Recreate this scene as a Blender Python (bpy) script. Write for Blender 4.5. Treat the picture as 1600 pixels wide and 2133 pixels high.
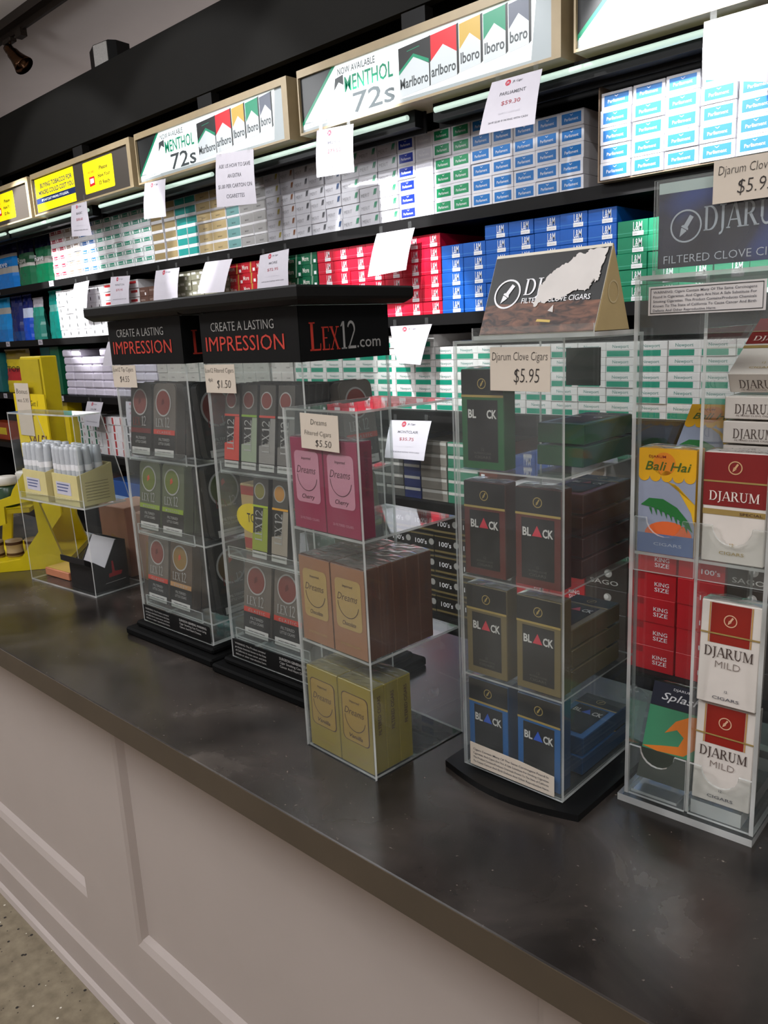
import bpy, bmesh, math, random
from mathutils import Vector, Matrix
random.seed(7)
SC = bpy.context.scene
COL = SC.collection
for o in list(bpy.data.objects):
    bpy.data.objects.remove(o)

# ------------------------------------------------------------------ camera
CAMZ = 1.41
RX = Vector((0.72805886, 0.68387348, -0.04740637))
RDOWN = Vector((0.11789359, -0.19303459, -0.97408354))
RFWD = Vector((-0.67530097, 0.70360124, -0.22116484))
FPX = 1664.0
cam_d = bpy.data.cameras.new('camera')
cam = bpy.data.objects.new('camera', cam_d)
COL.objects.link(cam)
cam_d.sensor_fit = 'AUTO'
cam_d.sensor_width = 36.0
cam_d.lens = FPX / 2133.0 * 36.0
cam_d.clip_start = 0.02
M3 = Matrix((RX, -RDOWN, -RFWD)).transposed()
cam.matrix_world = Matrix.Translation((0, 0, CAMZ)) @ M3.to_4x4()
SC.camera = cam

def ray(px, py):
    return RX * ((px - 800.0) / FPX) + RDOWN * ((py - 1066.5) / FPX) + RFWD
def at(px, py, y):
    d = ray(px, py); d = d * (y / d.y)
    return Vector((d.x, d.y, d.z + CAMZ))
def atz(px, py, z):
    d = ray(px, py); d = d * ((z - CAMZ) / d.z)
    return Vector((d.x, d.y, d.z + CAMZ))

# ------------------------------------------------------------------ view, world, lights
SC.view_settings.view_transform = 'Standard'
SC.view_settings.look = 'None'
SC.view_settings.gamma = 1.0
SC.view_settings.use_curve_mapping = False
SC.view_settings.exposure = 0.0
SC.cycles.transparent_max_bounces = 64
SC.cycles.max_bounces = 10
SC.cycles.glossy_bounces = 5
SC.cycles.sample_clamp_indirect = 6.0
SC.cycles.caustics_reflective = False
SC.cycles.caustics_refractive = False

wd = bpy.data.worlds.new('world')
SC.world = wd
wd.use_nodes = True
wd.node_tree.nodes['Background'].inputs[0].default_value = (0.8, 0.85, 1.0, 1)
wd.node_tree.nodes['Background'].inputs[1].default_value = 0.02

def lamp(name, kind, loc, target, power, color=(1, 1, 1), **k):
    d = bpy.data.lights.new(name, kind)
    d.energy = power
    d.color = color
    for a, v in k.items():
        setattr(d, a, v)
    o = bpy.data.objects.new(name, d)
    COL.objects.link(o)
    o.location = loc
    dr = Vector(target) - Vector(loc)
    o.rotation_euler = dr.to_track_quat('-Z', 'Y').to_euler()
    return o

# shop ceiling panels (out of the frame, behind and beside the camera)
CEIL = 3.15
PANELS = [(-5.2, -0.6), (-2.6, -1.2), (0.2, -1.2)]
for (lx, ly) in PANELS:
    lamp('ceiling_panel_light', 'AREA', (lx, ly, CEIL - 0.03), (lx, ly, 0), 38, (0.95, 0.97, 1.0), shape='RECTANGLE', size=1.2, size_y=0.6)
# globe pendants outside the frame, added to lift the ceiling and room light
PENDANTS = [(-3.7, 0.85), (-1.9, -0.5), (0.6, 0.1)]
for (lx, ly) in PENDANTS:
    lamp('pendant_light', 'POINT', (lx, ly, 2.62), (lx, ly, 0), 34, (0.95, 0.97, 1.0), shadow_soft_size=0.14)
# track spots on the second track above the customers' side
SPOTS = [((-5.05, 1.05), (-4.74, 2.35, 1.84), 520, 25),
         ((-3.9, 1.05), (-3.42, 2.35, 1.74), 120, 15),
         ((-1.72, 1.05), (-2.16, 2.33, 1.84), 430, 18),
         ((-2.0, 1.05), (-1.98, 2.33, 1.32), 260, 17),
         ((-1.5, 1.05), (-0.95, 2.25, 1.95), 520, 21)]
SPOTS += [((x, 0.95), (x + .1, 2.35, 1.55), 46, 78) for x in (-4.45, -3.2, -2.25, -1.15, -0.2)]  # wide wash heads, added to brighten the shelf fronts
SPOTS.sort()
# unseen uplight behind the header, added to brighten the ceiling
lamp('cove_light', 'AREA', (-3.4, 3.02, 2.52), (-3.4, 3.02, 4.0), 5.5, (1.0, 0.93, 0.90), shape='RECTANGLE', size=7.0, size_y=0.3)
for (p, t, e, a) in SPOTS:
    head = Vector((p[0], p[1], 3.09 - .06)); aim = (Vector(t) - head).normalized()
    lamp('track_spot_light', 'SPOT', head + aim * .15, t, e, (0.97, 0.98, 1.0), spot_size=math.radians(a), spot_blend=0.25, shadow_soft_size=0.02)

# ------------------------------------------------------------------ materials
def lin(c):
    c = c / 255.0
    return c / 12.92 if c <= 0.04045 else ((c + 0.055) / 1.055) ** 2.4
def rgb(c):
    return (lin(c[0]), lin(c[1]), lin(c[2]), 1.0)
MATS = {}
def mat(name, c=None, rough=0.5, metal=0.0, noise=0.06, scale=30.0, emit=0.0, coat=0.0, spec=None):
    if name in MATS:
        return MATS[name]
    m = bpy.data.materials.new(name); m.use_nodes = True
    nt = m.node_tree; b = nt.nodes['Principled BSDF']
    b.inputs['Roughness'].default_value = rough
    b.inputs['Metallic'].default_value = metal
    if spec is not None:
        b.inputs['Specular IOR Level'].default_value = spec
    if coat:
        b.inputs['Coat Weight'].default_value = coat
        b.inputs['Coat Roughness'].default_value = 0.08
    col = rgb(c)
    b.inputs['Base Color'].default_value = col
    if noise:
        tc = nt.nodes.new('ShaderNodeTexCoord')
        n = nt.nodes.new('ShaderNodeTexNoise'); n.inputs['Scale'].default_value = scale
        n.inputs['Detail'].default_value = 3
        r = nt.nodes.new('ShaderNodeMapRange')
        r.inputs[1].default_value = 0.3; r.inputs[2].default_value = 0.7
        r.inputs[3].default_value = 1 - noise; r.inputs[4].default_value = 1 + noise
        mx = nt.nodes.new('ShaderNodeVectorMath'); mx.operation = 'SCALE'
        mx.inputs[0].default_value = col[:3]
        nt.links.new(tc.outputs['Object'], n.inputs['Vector'])
        nt.links.new(n.outputs['Fac'], r.inputs[0])
        nt.links.new(r.outputs[0], mx.inputs['Scale'])
        nt.links.new(mx.outputs[0], b.inputs['Base Color'])
    if emit:
        b.inputs['Emission Color'].default_value = col
        b.inputs['Emission Strength'].default_value = emit
    MATS[name] = m
    return m

def acrylic(name, tint=(0.97, 0.985, 0.98), haze=0.03, refl=1.0, rough=0.02, dcol=(0.8, 0.83, 0.82), trans=False):
    m = bpy.data.materials.new(name); m.use_nodes = True
    nt = m.node_tree; nt.nodes.clear()
    out = nt.nodes.new('ShaderNodeOutputMaterial')
    tr = nt.nodes.new('ShaderNodeBsdfTransparent'); tr.inputs[0].default_value = (*tint, 1)
    df = nt.nodes.new('ShaderNodeBsdfTranslucent' if trans else 'ShaderNodeBsdfDiffuse'); df.inputs[0].default_value = (*dcol, 1)
    gl = nt.nodes.new('ShaderNodeBsdfGlossy'); gl.inputs['Roughness'].default_value = rough
    lw = nt.nodes.new('ShaderNodeLayerWeight'); lw.inputs['Blend'].default_value = 0.5
    pw = nt.nodes.new('ShaderNodeMath'); pw.operation = 'POWER'; pw.inputs[1].default_value = 5.0
    ma = nt.nodes.new('ShaderNodeMath'); ma.operation = 'MULTIPLY_ADD'; ma.inputs[1].default_value = 0.9 * refl; ma.inputs[2].default_value = 0.035 * refl
    nz = nt.nodes.new('ShaderNodeTexNoise'); nz.inputs['Scale'].default_value = 14
    tc = nt.nodes.new('ShaderNodeTexCoord')
    hz = nt.nodes.new('ShaderNodeMath'); hz.operation = 'MULTIPLY'; hz.inputs[1].default_value = haze * 2
    nt.links.new(tc.outputs['Object'], nz.inputs['Vector'])
    nt.links.new(nz.outputs['Fac'], hz.inputs[0])
    m1 = nt.nodes.new('ShaderNodeMixShader'); m2 = nt.nodes.new('ShaderNodeMixShader')
    nt.links.new(hz.outputs[0], m1.inputs[0])
    nt.links.new(tr.outputs[0], m1.inputs[1]); nt.links.new(df.outputs[0], m1.inputs[2])
    if trans:
        d2 = nt.nodes.new('ShaderNodeBsdfDiffuse'); d2.inputs[0].default_value = (*dcol, 1)
        mt = nt.nodes.new('ShaderNodeMixShader'); mt.inputs[0].default_value = .6
        nt.links.new(df.outputs[0], mt.inputs[1]); nt.links.new(d2.outputs[0], mt.inputs[2]); nt.links.new(mt.outputs[0], m1.inputs[2])
    nt.links.new(lw.outputs['Facing'], pw.inputs[0]); nt.links.new(pw.outputs[0], ma.inputs[0])
    nt.links.new(ma.outputs[0], m2.inputs[0])
    nt.links.new(m1.outputs[0], m2.inputs[1]); nt.links.new(gl.outputs[0], m2.inputs[2])
    nt.links.new(m2.outputs[0], out.inputs[0])
    MATS[name] = m
    return m
CLEAR = acrylic('clear_acrylic', haze=0.03)
EDGE = acrylic('acrylic_cut_edge', tint=(0.86, 0.92, 0.89), haze=0.62, refl=1.6, rough=0.18, dcol=(1.0, 1.0, 0.97), trans=True)  # whitened colour stands in for light piped to the cut edges
WRAP = acrylic('cellophane_film', tint=(0.99, 0.99, 0.99), haze=0.03, refl=1.4, rough=0.12)

def counter_material():
    m = mat('worktop_laminate', (50, 44, 40), rough=0.36, noise=0)
    nt = m.node_tree; b = nt.nodes['Principled BSDF']
    tc = nt.nodes.new('ShaderNodeTexCoord')
    def noise(s, d, dist=0.0):
        n = nt.nodes.new('ShaderNodeTexNoise'); n.inputs['Scale'].default_value = s; n.inputs['Detail'].default_value = d
        n.inputs['Distortion'].default_value = dist
        nt.links.new(tc.outputs['Object'], n.inputs['Vector']); return n
    a = noise(7.0, 8, 0.6)
    r = nt.nodes.new('ShaderNodeValToRGB')
    e = r.color_ramp.elements
    e[0].position = 0.34; e[0].color = rgb((31, 27, 25))
    e[1].position = 0.60; e[1].color = rgb((60, 54, 50))
    x = e.new(0.74); x.color = rgb((96, 88, 82))
    nt.links.new(a.outputs['Fac'], r.inputs[0])
    f = noise(160.0, 4)
    r2 = nt.nodes.new('ShaderNodeValToRGB')
    r2.color_ramp.elements[0].position = 0.70; r2.color_ramp.elements[0].color = (0, 0, 0, 1)
    r2.color_ramp.elements[1].position = 0.80; r2.color_ramp.elements[1].color = (1, 1, 1, 1)
    nt.links.new(f.outputs['Fac'], r2.inputs[0])
    mx = nt.nodes.new('ShaderNodeMixRGB'); mx.inputs[2].default_value = rgb((140, 128, 118))
    nt.links.new(r2.outputs[0], mx.inputs[0]); nt.links.new(r.outputs[0], mx.inputs[1])
    nt.links.new(mx.outputs[0], b.inputs['Base Color'])
    rr = nt.nodes.new('ShaderNodeMapRange'); rr.inputs[3].default_value = 0.16; rr.inputs[4].default_value = 0.34
    nt.links.new(a.outputs['Fac'], rr.inputs[0]); nt.links.new(rr.outputs[0], b.inputs['Roughness'])
    return m
def floor_material():
    m = mat('speckled_floor', (150, 138, 112), rough=0.35, noise=0)
    nt = m.node_tree; b = nt.nodes['Principled BSDF']
    tc = nt.nodes.new('ShaderNodeTexCoord')
    base = nt.nodes.new('ShaderNodeTexNoise'); base.inputs['Scale'].default_value = 35; base.inputs['Detail'].default_value = 6
    nt.links.new(tc.outputs['Object'], base.inputs['Vector'])
    r = nt.nodes.new('ShaderNodeValToRGB')
    r.color_ramp.elements[0].position = 0.3; r.color_ramp.elements[0].color = rgb((118, 107, 88))
    r.color_ramp.elements[1].position = 0.7; r.color_ramp.elements[1].color = rgb((146, 134, 112))
    nt.links.new(base.outputs['Fac'], r.inputs[0])
    prev = r.outputs[0]
    for (s, th, c) in ((42.0, 0.16, (34, 30, 28)), (55.0, 0.15, (220, 214, 200)), (80.0, 0.14, (60, 52, 44))):
        v = nt.nodes.new('ShaderNodeTexVoronoi'); v.inputs['Scale'].default_value = s
        nt.links.new(tc.outputs['Object'], v.inputs['Vector'])
        lt = nt.nodes.new('ShaderNodeMath'); lt.operation = 'LESS_THAN'; lt.inputs[1].default_value = th
        nt.links.new(v.outputs['Distance'], lt.inputs[0])
        sp = nt.nodes.new('ShaderNodeSeparateColor'); nt.links.new(v.outputs['Color'], sp.inputs[0])
        g2 = nt.nodes.new('ShaderNodeMath'); g2.operation = 'GREATER_THAN'; g2.inputs[1].default_value = 0.72
        nt.links.new(sp.outputs[0], g2.inputs[0])
        mu = nt.nodes.new('ShaderNodeMath'); mu.operation = 'MULTIPLY'
        nt.links.new(lt.outputs[0], mu.inputs[0]); nt.links.new(g2.outputs[0], mu.inputs[1])
        mx = nt.nodes.new('ShaderNodeMixRGB'); mx.inputs[2].default_value = rgb(c)
        nt.links.new(mu.outputs[0], mx.inputs[0]); nt.links.new(prev, mx.inputs[1])
        prev = mx.outputs[0]
    nt.links.new(prev, b.inputs['Base Color'])
    return m
def C(hexs, rough=0.45, **k):
    """A plain coloured card or plastic by its hex colour."""
    h = hexs.lstrip('#')
    c = tuple(int(h[i:i + 2], 16) for i in (0, 2, 4))
    nm = 'card_' + h + '_%d' % int(rough * 100) + ('_e%d' % int(k['emit'] * 10) if k.get('emit') else '')
    return mat(nm, c, rough=rough, noise=k.pop('noise', 0.05), **k)

# ------------------------------------------------------------------ lettering
FONT_CACHE = {}
def glyphs(s, thin=0.006, shear=0.0, spacing=1.0):
    key = (s, thin, shear, spacing)
    if key in FONT_CACHE:
        return FONT_CACHE[key]
    cu = bpy.data.curves.new('lettering', 'FONT')
    cu.body = s; cu.resolution_u = 2; cu.offset = thin; cu.shear = shear
    cu.space_character = spacing
    ob = bpy.data.objects.new('lettering', cu)
    me = bpy.data.meshes.new_from_object(ob)
    vs = [(v.co.x, v.co.y) for v in me.vertices]
    fs = [tuple(p.vertices) for p in me.polygons]
    bpy.data.objects.remove(ob); bpy.data.curves.remove(cu); bpy.data.meshes.remove(me)
    x0 = min((v[0] for v in vs), default=0); x1 = max((v[0] for v in vs), default=1)
    k = 1.0 / 0.729     # cap height of the built-in face
    vs = [((x - x0) * k, y * k) for x, y in vs]
    FONT_CACHE[key] = (vs, fs, (x1 - x0) * k)
    return FONT_CACHE[key]
def arc(cx, cy, rx, ry, a0, a1, w0, w1, n=12):
    P, F = [], []
    for i in range(n + 1):
        t = i / n; a = math.radians(a0 + (a1 - a0) * t)
        w = w0 + (w1 - w0) * math.sin(math.pi * t)
        c, s = math.cos(a), math.sin(a)
        P += [(cx + (rx - w / 2) * c, cy + (ry - min(w, .1) / 2) * s), (cx + (rx + w / 2) * c, cy + (ry + min(w, .1) / 2) * s)]
    for i in range(n):
        F.append((2 * i, 2 * i + 1, 2 * i + 3, 2 * i + 2))
    return P, F
def stroke(x0, y0, x1, y1, w):
    return [(x0 - w / 2, y0), (x0 + w / 2, y0), (x1 + w / 2, y1), (x1 - w / 2, y1)], [(0, 1, 2, 3)]
def hbar(x0, x1, y, t=0.05):
    return [(x0, y - t / 2), (x1, y - t / 2), (x1, y + t / 2), (x0, y + t / 2)], [(0, 1, 2, 3)]
SERIF = {
    'D': (0.92, [stroke(.18, 0, .18, 1, .16), hbar(.02, .4, .025), hbar(.02, .4, .975), arc(.38, .5, .42, .475, -90, 90, .05, .17)]),
    'J': (0.5, [stroke(.28, .05, .28, 1, .16), hbar(.08, .48, .975), arc(.1, .05, .18, .22, 0, -100, .14, .1)]),
    'A': (0.98, [stroke(.1, 0, .46, 1, .07), stroke(.86, 0, .5, 1, .17), hbar(.24, .7, .33), hbar(0, .24, .025), hbar(.68, 1.0, .025)]),
    'R': (0.92, [stroke(.18, 0, .18, 1, .16), hbar(.02, .36, .025), hbar(.02, .4, .975), arc(.36, .74, .26, .235, -90, 90, .05, .16), hbar(.2, .42, .5), stroke(.8, 0, .42, .52, .18), hbar(.66, .98, .025)]),
    'U': (1.0, [stroke(.2, .3, .2, 1, .16), stroke(.76, .3, .76, 1, .07), arc(.48, .32, .27, .29, 180, 360, .1, .1), hbar(.03, .38, .975), hbar(.6, .94, .975)]),
    'M': (1.2, [stroke(.16, 0, .16, 1, .07), stroke(.58, .05, .2, 1, .16), stroke(.58, .05, .95, 1, .06), stroke(.98, 0, .98, 1, .16), hbar(.02, .3, .025), hbar(.82, 1.15, .025), hbar(.04, .22, .975), hbar(.95, 1.13, .975)]),
    'L': (0.74, [stroke(.18, 0, .18, 1, .16), hbar(.02, .38, .975), hbar(.02, .68, .03, .06), stroke(.66, 0, .68, .25, .05)]),
    'E': (0.76, [stroke(.18, 0, .18, 1, .16), hbar(.02, .66, .97, .06), hbar(.02, .68, .03, .06), hbar(.2, .52, .52, .05), stroke(.66, 0, .68, .25, .05), stroke(.65, .78, .65, 1, .05)]),
    'X': (0.92, [stroke(.76, 0, .16, 1, .18), stroke(.14, 0, .74, 1, .07), hbar(0, .32, .975), hbar(.6, .9, .975), hbar(0, .3, .025), hbar(.6, .94, .025)]),
    '1': (0.5, [stroke(.28, 0, .28, 1, .14), hbar(.08, .46, .025), stroke(.1, .82, .24, .98, .09)]),
    '2': (0.7, [arc(.33, .72, .24, .25, 165, -25, .07, .13), stroke(.12, .04, .54, .62, .09), hbar(.06, .64, .05, .1)]),
}
def serif(s):
    key = ('serif', s)
    if key in FONT_CACHE:
        return FONT_CACHE[key]
    V, F, x = [], [], 0.0
    for ch in s:
        w, parts = SERIF[ch]
        for P, f in parts:
            o = len(V); V += [(x + a, b) for a, b in P]; F += [tuple(i + o for i in q) for q in f]
        x += w
    FONT_CACHE[key] = (V, F, x - .04)
    return FONT_CACHE[key]

# ------------------------------------------------------------------ mesh builder
BOXC = {}
def bev_box(sx, sy, sz, r, seg):
    key = (round(sx, 5), round(sy, 5), round(sz, 5), round(r, 5), seg)
    if key not in BOXC:
        bm = bmesh.new(); bmesh.ops.create_cube(bm, size=1.0)
        for v in bm.verts:
            v.co = Vector((v.co.x * sx, v.co.y * sy, v.co.z * sz))
        bmesh.ops.bevel(bm, geom=bm.edges[:], offset=r, segments=seg, affect='EDGES', profile=0.5)
        bm.verts.index_update()
        BOXC[key] = ([tuple(v.co) for v in bm.verts], [tuple(v.index for v in f.verts) for f in bm.faces])
        bm.free()
    return BOXC[key]
class MB:
    def __init__(self):
        self.v, self.f, self.m, self.mats, self.sm = [], [], [], [], []
    def mi(self, m):
        if m not in self.mats:
            self.mats.append(m)
        return self.mats.index(m)
    def add(self, vs, fs, m, smooth=False):
        o = len(self.v); self.v += [tuple(v) for v in vs]; k = self.mi(m)
        for f in fs:
            self.f.append(tuple(i + o for i in f)); self.m.append(k); self.sm.append(smooth)
        return o
    def box(self, x0, x1, y0, y1, z0, z1, m, bevel=0.0, seg=1):
        if bevel:
            vs, fs = bev_box(x1 - x0, y1 - y0, z1 - z0, bevel, seg)
            c = ((x0 + x1) / 2, (y0 + y1) / 2, (z0 + z1) / 2)
            self.add([(a + c[0], b + c[1], d + c[2]) for a, b, d in vs], fs, m)
            return self
        self.add([(x0, y0, z0), (x1, y0, z0), (x1, y1, z0), (x0, y1, z0), (x0, y0, z1), (x1, y0, z1), (x1, y1, z1), (x0, y1, z1)],
                 [(0, 3, 2, 1), (4, 5, 6, 7), (0, 1, 5, 4), (1, 2, 6, 5), (2, 3, 7, 6), (3, 0, 4, 7)], m)
        return self
    def panel(self, x0, x1, y0, y1, z0, z1, clear=None, edge=None):
        """A clear sheet: its two large faces and its cut edges take different finishes."""
        clear = clear or CLEAR; edge = edge or EDGE
        d = (x1 - x0, y1 - y0, z1 - z0); ax = d.index(min(d))
        V = [(x0, y0, z0), (x1, y0, z0), (x1, y1, z0), (x0, y1, z0), (x0, y0, z1), (x1, y0, z1), (x1, y1, z1), (x0, y1, z1)]
        Fs = {2: [(0, 3, 2, 1), (4, 5, 6, 7)], 1: [(0, 1, 5, 4), (2, 3, 7, 6)], 0: [(1, 2, 6, 5), (3, 0, 4, 7)]}
        for a in (0, 1, 2):
            self.add(V, Fs[a], clear if a == ax else edge)
        return self
    def poly(self, pts, m):
        self.add(pts, [tuple(range(len(pts)))], m); return self
    def prism(self, pts, ext, m, m2=None):
        """Outline pts (3D) pushed along ext."""
        n = len(pts); e = Vector(ext)
        a = [Vector(p) for p in pts]; b = [p + e for p in a]
        self.add(a + b, [tuple(range(n - 1, -1, -1)), tuple(range(n, 2 * n))], m)
        self.add(a + b, [(i, (i + 1) % n, n + (i + 1) % n, n + i) for i in range(n)], m2 or m)
        return self
    def tube(self, a, b, r, m, n=12, r2=None, caps=True):
        a = Vector(a); b = Vector(b); d = (b - a).normalized(); q = d.to_track_quat('Z', 'Y')
        r2 = r if r2 is None else r2
        V = []
        for p, rr in ((a, r), (b, r2)):
            for i in range(n):
                t = 2 * math.pi * i / n
                V.append(p + q @ Vector((rr * math.cos(t), rr * math.sin(t), 0)))
        self.add(V, [(i, (i + 1) % n, n + (i + 1) % n, n + i) for i in range(n)], m, True)
        if caps:
            self.add(V, [tuple(range(n - 1, -1, -1)), tuple(range(n, 2 * n))], m)
        return self
    def lathe(self, prof, m, o=(0, 0, 0), axis=(0, 0, 1), n=20):
        q = Vector(axis).to_track_quat('Z', 'Y'); o = Vector(o); V = []
        for r, h in prof:
            for i in range(n):
                t = 2 * math.pi * i / n
                V.append(o + q @ Vector((r * math.cos(t), r * math.sin(t), h)))
        F = []
        for k in range(len(prof) - 1):
            for i in range(n):
                F.append((k * n + i, k * n + (i + 1) % n, (k + 1) * n + (i + 1) % n, (k + 1) * n + i))
        self.add(V, F, m, True); return self
    def text(self, s, o, u, v, h, m, w=None, align='L', thin=0.006, shear=0.0, font=None, fn=None, spacing=1.0):
        """Letters of cap height h from o along u (reading) and v (up); w squeezes the line to that width."""
        vs, fs, wd_ = serif(s) if font == 'serif' else glyphs(s, thin, shear, spacing)
        kx = h if w is None else w / max(wd_, 1e-6)
        W = wd_ * kx
        dx = 0 if align == 'L' else (-W / 2 if align == 'C' else -W)
        u = Vector(u); v = Vector(v); o = Vector(o)
        pts = [o + u * (x * kx + dx) + v * (y * h) for x, y in vs]
        if fn:
            pts = [fn(p) for p in pts]
        self.add(pts, fs, m); return self
    def ft(self, s, x, z, h, m, y=-0.0006, **k):
        """Lettering on a face that looks towards -y."""
        return self.text(s, (x, y, z), (1, 0, 0), (0, 0, 1), h, m, **k)
    def fq(self, x0, x1, z0, z1, m, y=-0.0003):
        return self.poly([(x0, y, z0), (x1, y, z0), (x1, y, z1), (x0, y, z1)], m)
    def fp(self, pts, m, y=-0.0003):
        return self.poly([(x, y, z) for x, z in pts], m)
    def ring(self, x, z, r0, r1, m, y=-0.0005, n=28, sx=1.0):
        V = []
        for i in range(n):
            t = 2 * math.pi * i / n
            V += [(x + r0 * sx * math.cos(t), y, z + r0 * math.sin(t)), (x + r1 * sx * math.cos(t), y, z + r1 * math.sin(t))]
        self.add(V, [(2 * i, 2 * i + 1, (2 * i + 3) % (2 * n), (2 * i + 2) % (2 * n)) for i in range(n)], m); return self
    def disc(self, x, z, r, m, y=-0.0004, n=24, sx=1.0):
        return self.poly([(x + r * sx * math.cos(2 * math.pi * i / n), y, z + r * math.sin(2 * math.pi * i / n)) for i in range(n)], m)
    def move(self, fn):
        self.v = [tuple(fn(Vector(p))) for p in self.v]; return self
    def build(self, name, parent=None, loc=None, rz=0.0):
        me = bpy.data.meshes.new(name)
        me.from_pydata(self.v, [], self.f)
        for m in self.mats:
            me.materials.append(m)
        me.polygons.foreach_set('material_index', self.m)
        me.polygons.foreach_set('use_smooth', self.sm)
        me.update()
        o = bpy.data.objects.new(name, me); COL.objects.link(o)
        if parent:
            o.parent = parent
        if loc is not None:
            o.location = loc
        o.rotation_euler.z = rz
        return o
def tag(o, label, cat, group=None):
    o['label'] = label; o['category'] = cat
    if group:
        o['group'] = group
    return o
def thing(name, label, cat, loc=(0, 0, 0), rz=0.0, group=None):
    o = bpy.data.objects.new(name, None); COL.objects.link(o)
    o.empty_display_size = 0.05
    o.location = loc; o.rotation_euler.z = rz
    return tag(o, label, cat, group)
def struct(o):
    o['kind'] = 'structure'; return o
def dup(root, label, loc, rot=None, group=None):
    r = root.copy(); COL.objects.link(r); r.location = loc
    if rot is not None:
        r.rotation_euler = rot if not isinstance(rot, (int, float)) else (0, 0, rot)
    r['label'] = label
    if group:
        r['group'] = group
    for ch in list(root.children):
        c = ch.copy(); COL.objects.link(c); c.parent = r
        for g in ch.children:
            d = g.copy(); COL.objects.link(d); d.parent = c
    return r
ORD = ['lowest', 'second', 'third', 'fourth', 'fifth', 'sixth', 'seventh', 'eighth', 'ninth', 'tenth', 'eleventh', 'twelfth']
NTH = ['first', 'second', 'third', 'fourth', 'fifth', 'sixth', 'seventh', 'eighth', 'ninth', 'tenth', 'eleventh', 'twelfth']

BLACK = C('#101010', 0.45, spec=0.22); DARK = C('#1c1b1a', 0.5); WHITE = C('#e9e8ea', 0.4); INK = C('#1a1a1c', 0.6); SIL = C('#b9b4ae', 0.35)
GREEN = C('#0c7a5c', 0.4); CREAM = C('#cbb68c', 0.5)

# ------------------------------------------------------------------ the room
XL, XR, YF, YB = -9.0, 2.6, -3.2, 3.3
GREYW = mat('wall_paint', (205, 197, 194), rough=0.8, noise=0.03, scale=3)
mb = MB(); mb.box(XL - .1, XR + .1, YF - .1, YB + .1, -0.1, 0.0, floor_material()); struct(mb.build('floor'))
mb = MB(); mb.box(XL - .1, XR + .1, YF - .1, YB + .1, CEIL, CEIL + .1, GREYW); struct(mb.build('ceiling'))
for nm, b in (('wall_back', (XL, XR, YB, YB + .1)), ('wall_front', (XL, XR, YF - .1, YF)), ('wall_left', (XL - .1, XL, YF, YB)), ('wall_right', (XR, XR + .1, YF, YB))):
    mb = MB(); mb.box(b[0], b[1], b[2], b[3], 0, CEIL, GREYW); struct(mb.build(nm))
# dark header over the shelving
HDR = mat('header_paint', (23, 22, 20), rough=0.8, noise=0.05, scale=8, spec=.15)
VOID = mat('shelf_black', (13, 12, 12), rough=0.6, noise=0.05, spec=.2)
mb = MB(); mb.box(-8.2, 1.2, 2.20, 2.235, 2.425, 2.731, HDR); mb.box(-8.2, 1.2, 2.235, 2.74, 2.70, 2.731, HDR)
struct(mb.build('trim_1'))['label'] = 'dark painted header above the light boxes'

# ceiling panels for the room light, then the added pendants (outside the frame)
for k, (lx, ly) in enumerate(PANELS):
    t = thing('ceiling_panel', ['ceiling light panel over the far end of the shop floor', 'ceiling light panel over the middle of the shop floor', 'ceiling light panel over the near end of the shop floor'][k], 'ceiling light', (lx, ly, CEIL))
    mb = MB()
    for a in ((-.64, -.6, -.34, .34), (.6, .64, -.34, .34), (-.6, .6, -.34, -.3), (-.6, .6, .3, .34)):
        mb.box(a[0], a[1], a[2], a[3], -.045, 0, WHITE)
    mb.build('frame', t)
for k, (lx, ly) in enumerate(PENDANTS):
    t = thing('pendant_lamp', ['added unseen globe pendant over the far end of the shop floor', 'added unseen globe pendant over the middle of the shop floor', 'added unseen globe pendant over the near end of the shop floor'][k], 'pendant lamp', (lx, ly, CEIL))
    mb = MB(); mb.tube((0, 0, 0), (0, 0, -.40), .006, BLACK, 8); mb.build('cord', t)
    mb = MB(); mb.lathe([(0, -.40), (.05, -.40), (.06, -.42), (.06, -.45)], BLACK, n=20); mb.build('socket_cap', t)
# track with its spot heads
BRONZE = mat('bronze_metal', (92, 66, 48), rough=0.22, metal=1.0, noise=0.1)
TRK = mat('track_metal', (46, 38, 32), rough=0.4, metal=0.6)
def spot_head(loc, target, label, name='track_spot'):
    t = thing(name, label, 'spotlight', loc, 0, 'spot heads on the ceiling tracks')
    d = (Vector(target) - Vector(loc)).normalized()
    mb = MB(); mb.box(-.05, .05, -.02, .02, -.022, 0.0, TRK, .004); mb.build('adapter', t)
    mb = MB(); mb.tube((0, 0, -.022), (0.0, 0, -.034), .009, BRONZE)
    p = Vector((0, 0, -.034)); piv = Vector((.0, 0, -.06)) - d * .01
    mb.tube(p, p + Vector((.02, 0, -.022)), .011, BRONZE); mb.tube(p + Vector((.02, 0, -.022)), piv, .011, BRONZE); mb.build('swivel_arm', t)
    mb = MB(); mb.lathe([(.0, -.02), (.024, -.02), (.028, .0), (.026, .012), (.034, .025), (.036, .05), (.046, .085), (.058, .115), (.056, .118), (.044, .088), (.03, .06), (0, .05)], BRONZE, piv, d)
    mb.build('lamp_shade', t)
    return t
TRY, TRZ = 2.19, 3.10
mb = MB(); mb.box(-8.6, -1.0, TRY - .05, TRY + .0, 3.105, CEIL, TRK)
tag(mb.build('lighting_track'), 'long dark ceiling track running above the black header', 'light track')
mb = MB(); mb.box(-8.6, -1.0, TRY - .008, TRY + .008, 3.075, 3.1045, TRK)
cb = mb
for x in (-4.64,):
    cb.box(x - .035, x + .035, TRY - .018, TRY + .018, 3.045, 3.085, TRK)
tag(cb.build('conductor_rail'), 'thin dark rail hung just under the ceiling track', 'light track')
spot_head((-4.79, 2.19, 3.0745), (-4.49, 2.40, 2.64), 'bronze spot head on the ceiling track, aimed down at the shelves')
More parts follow.
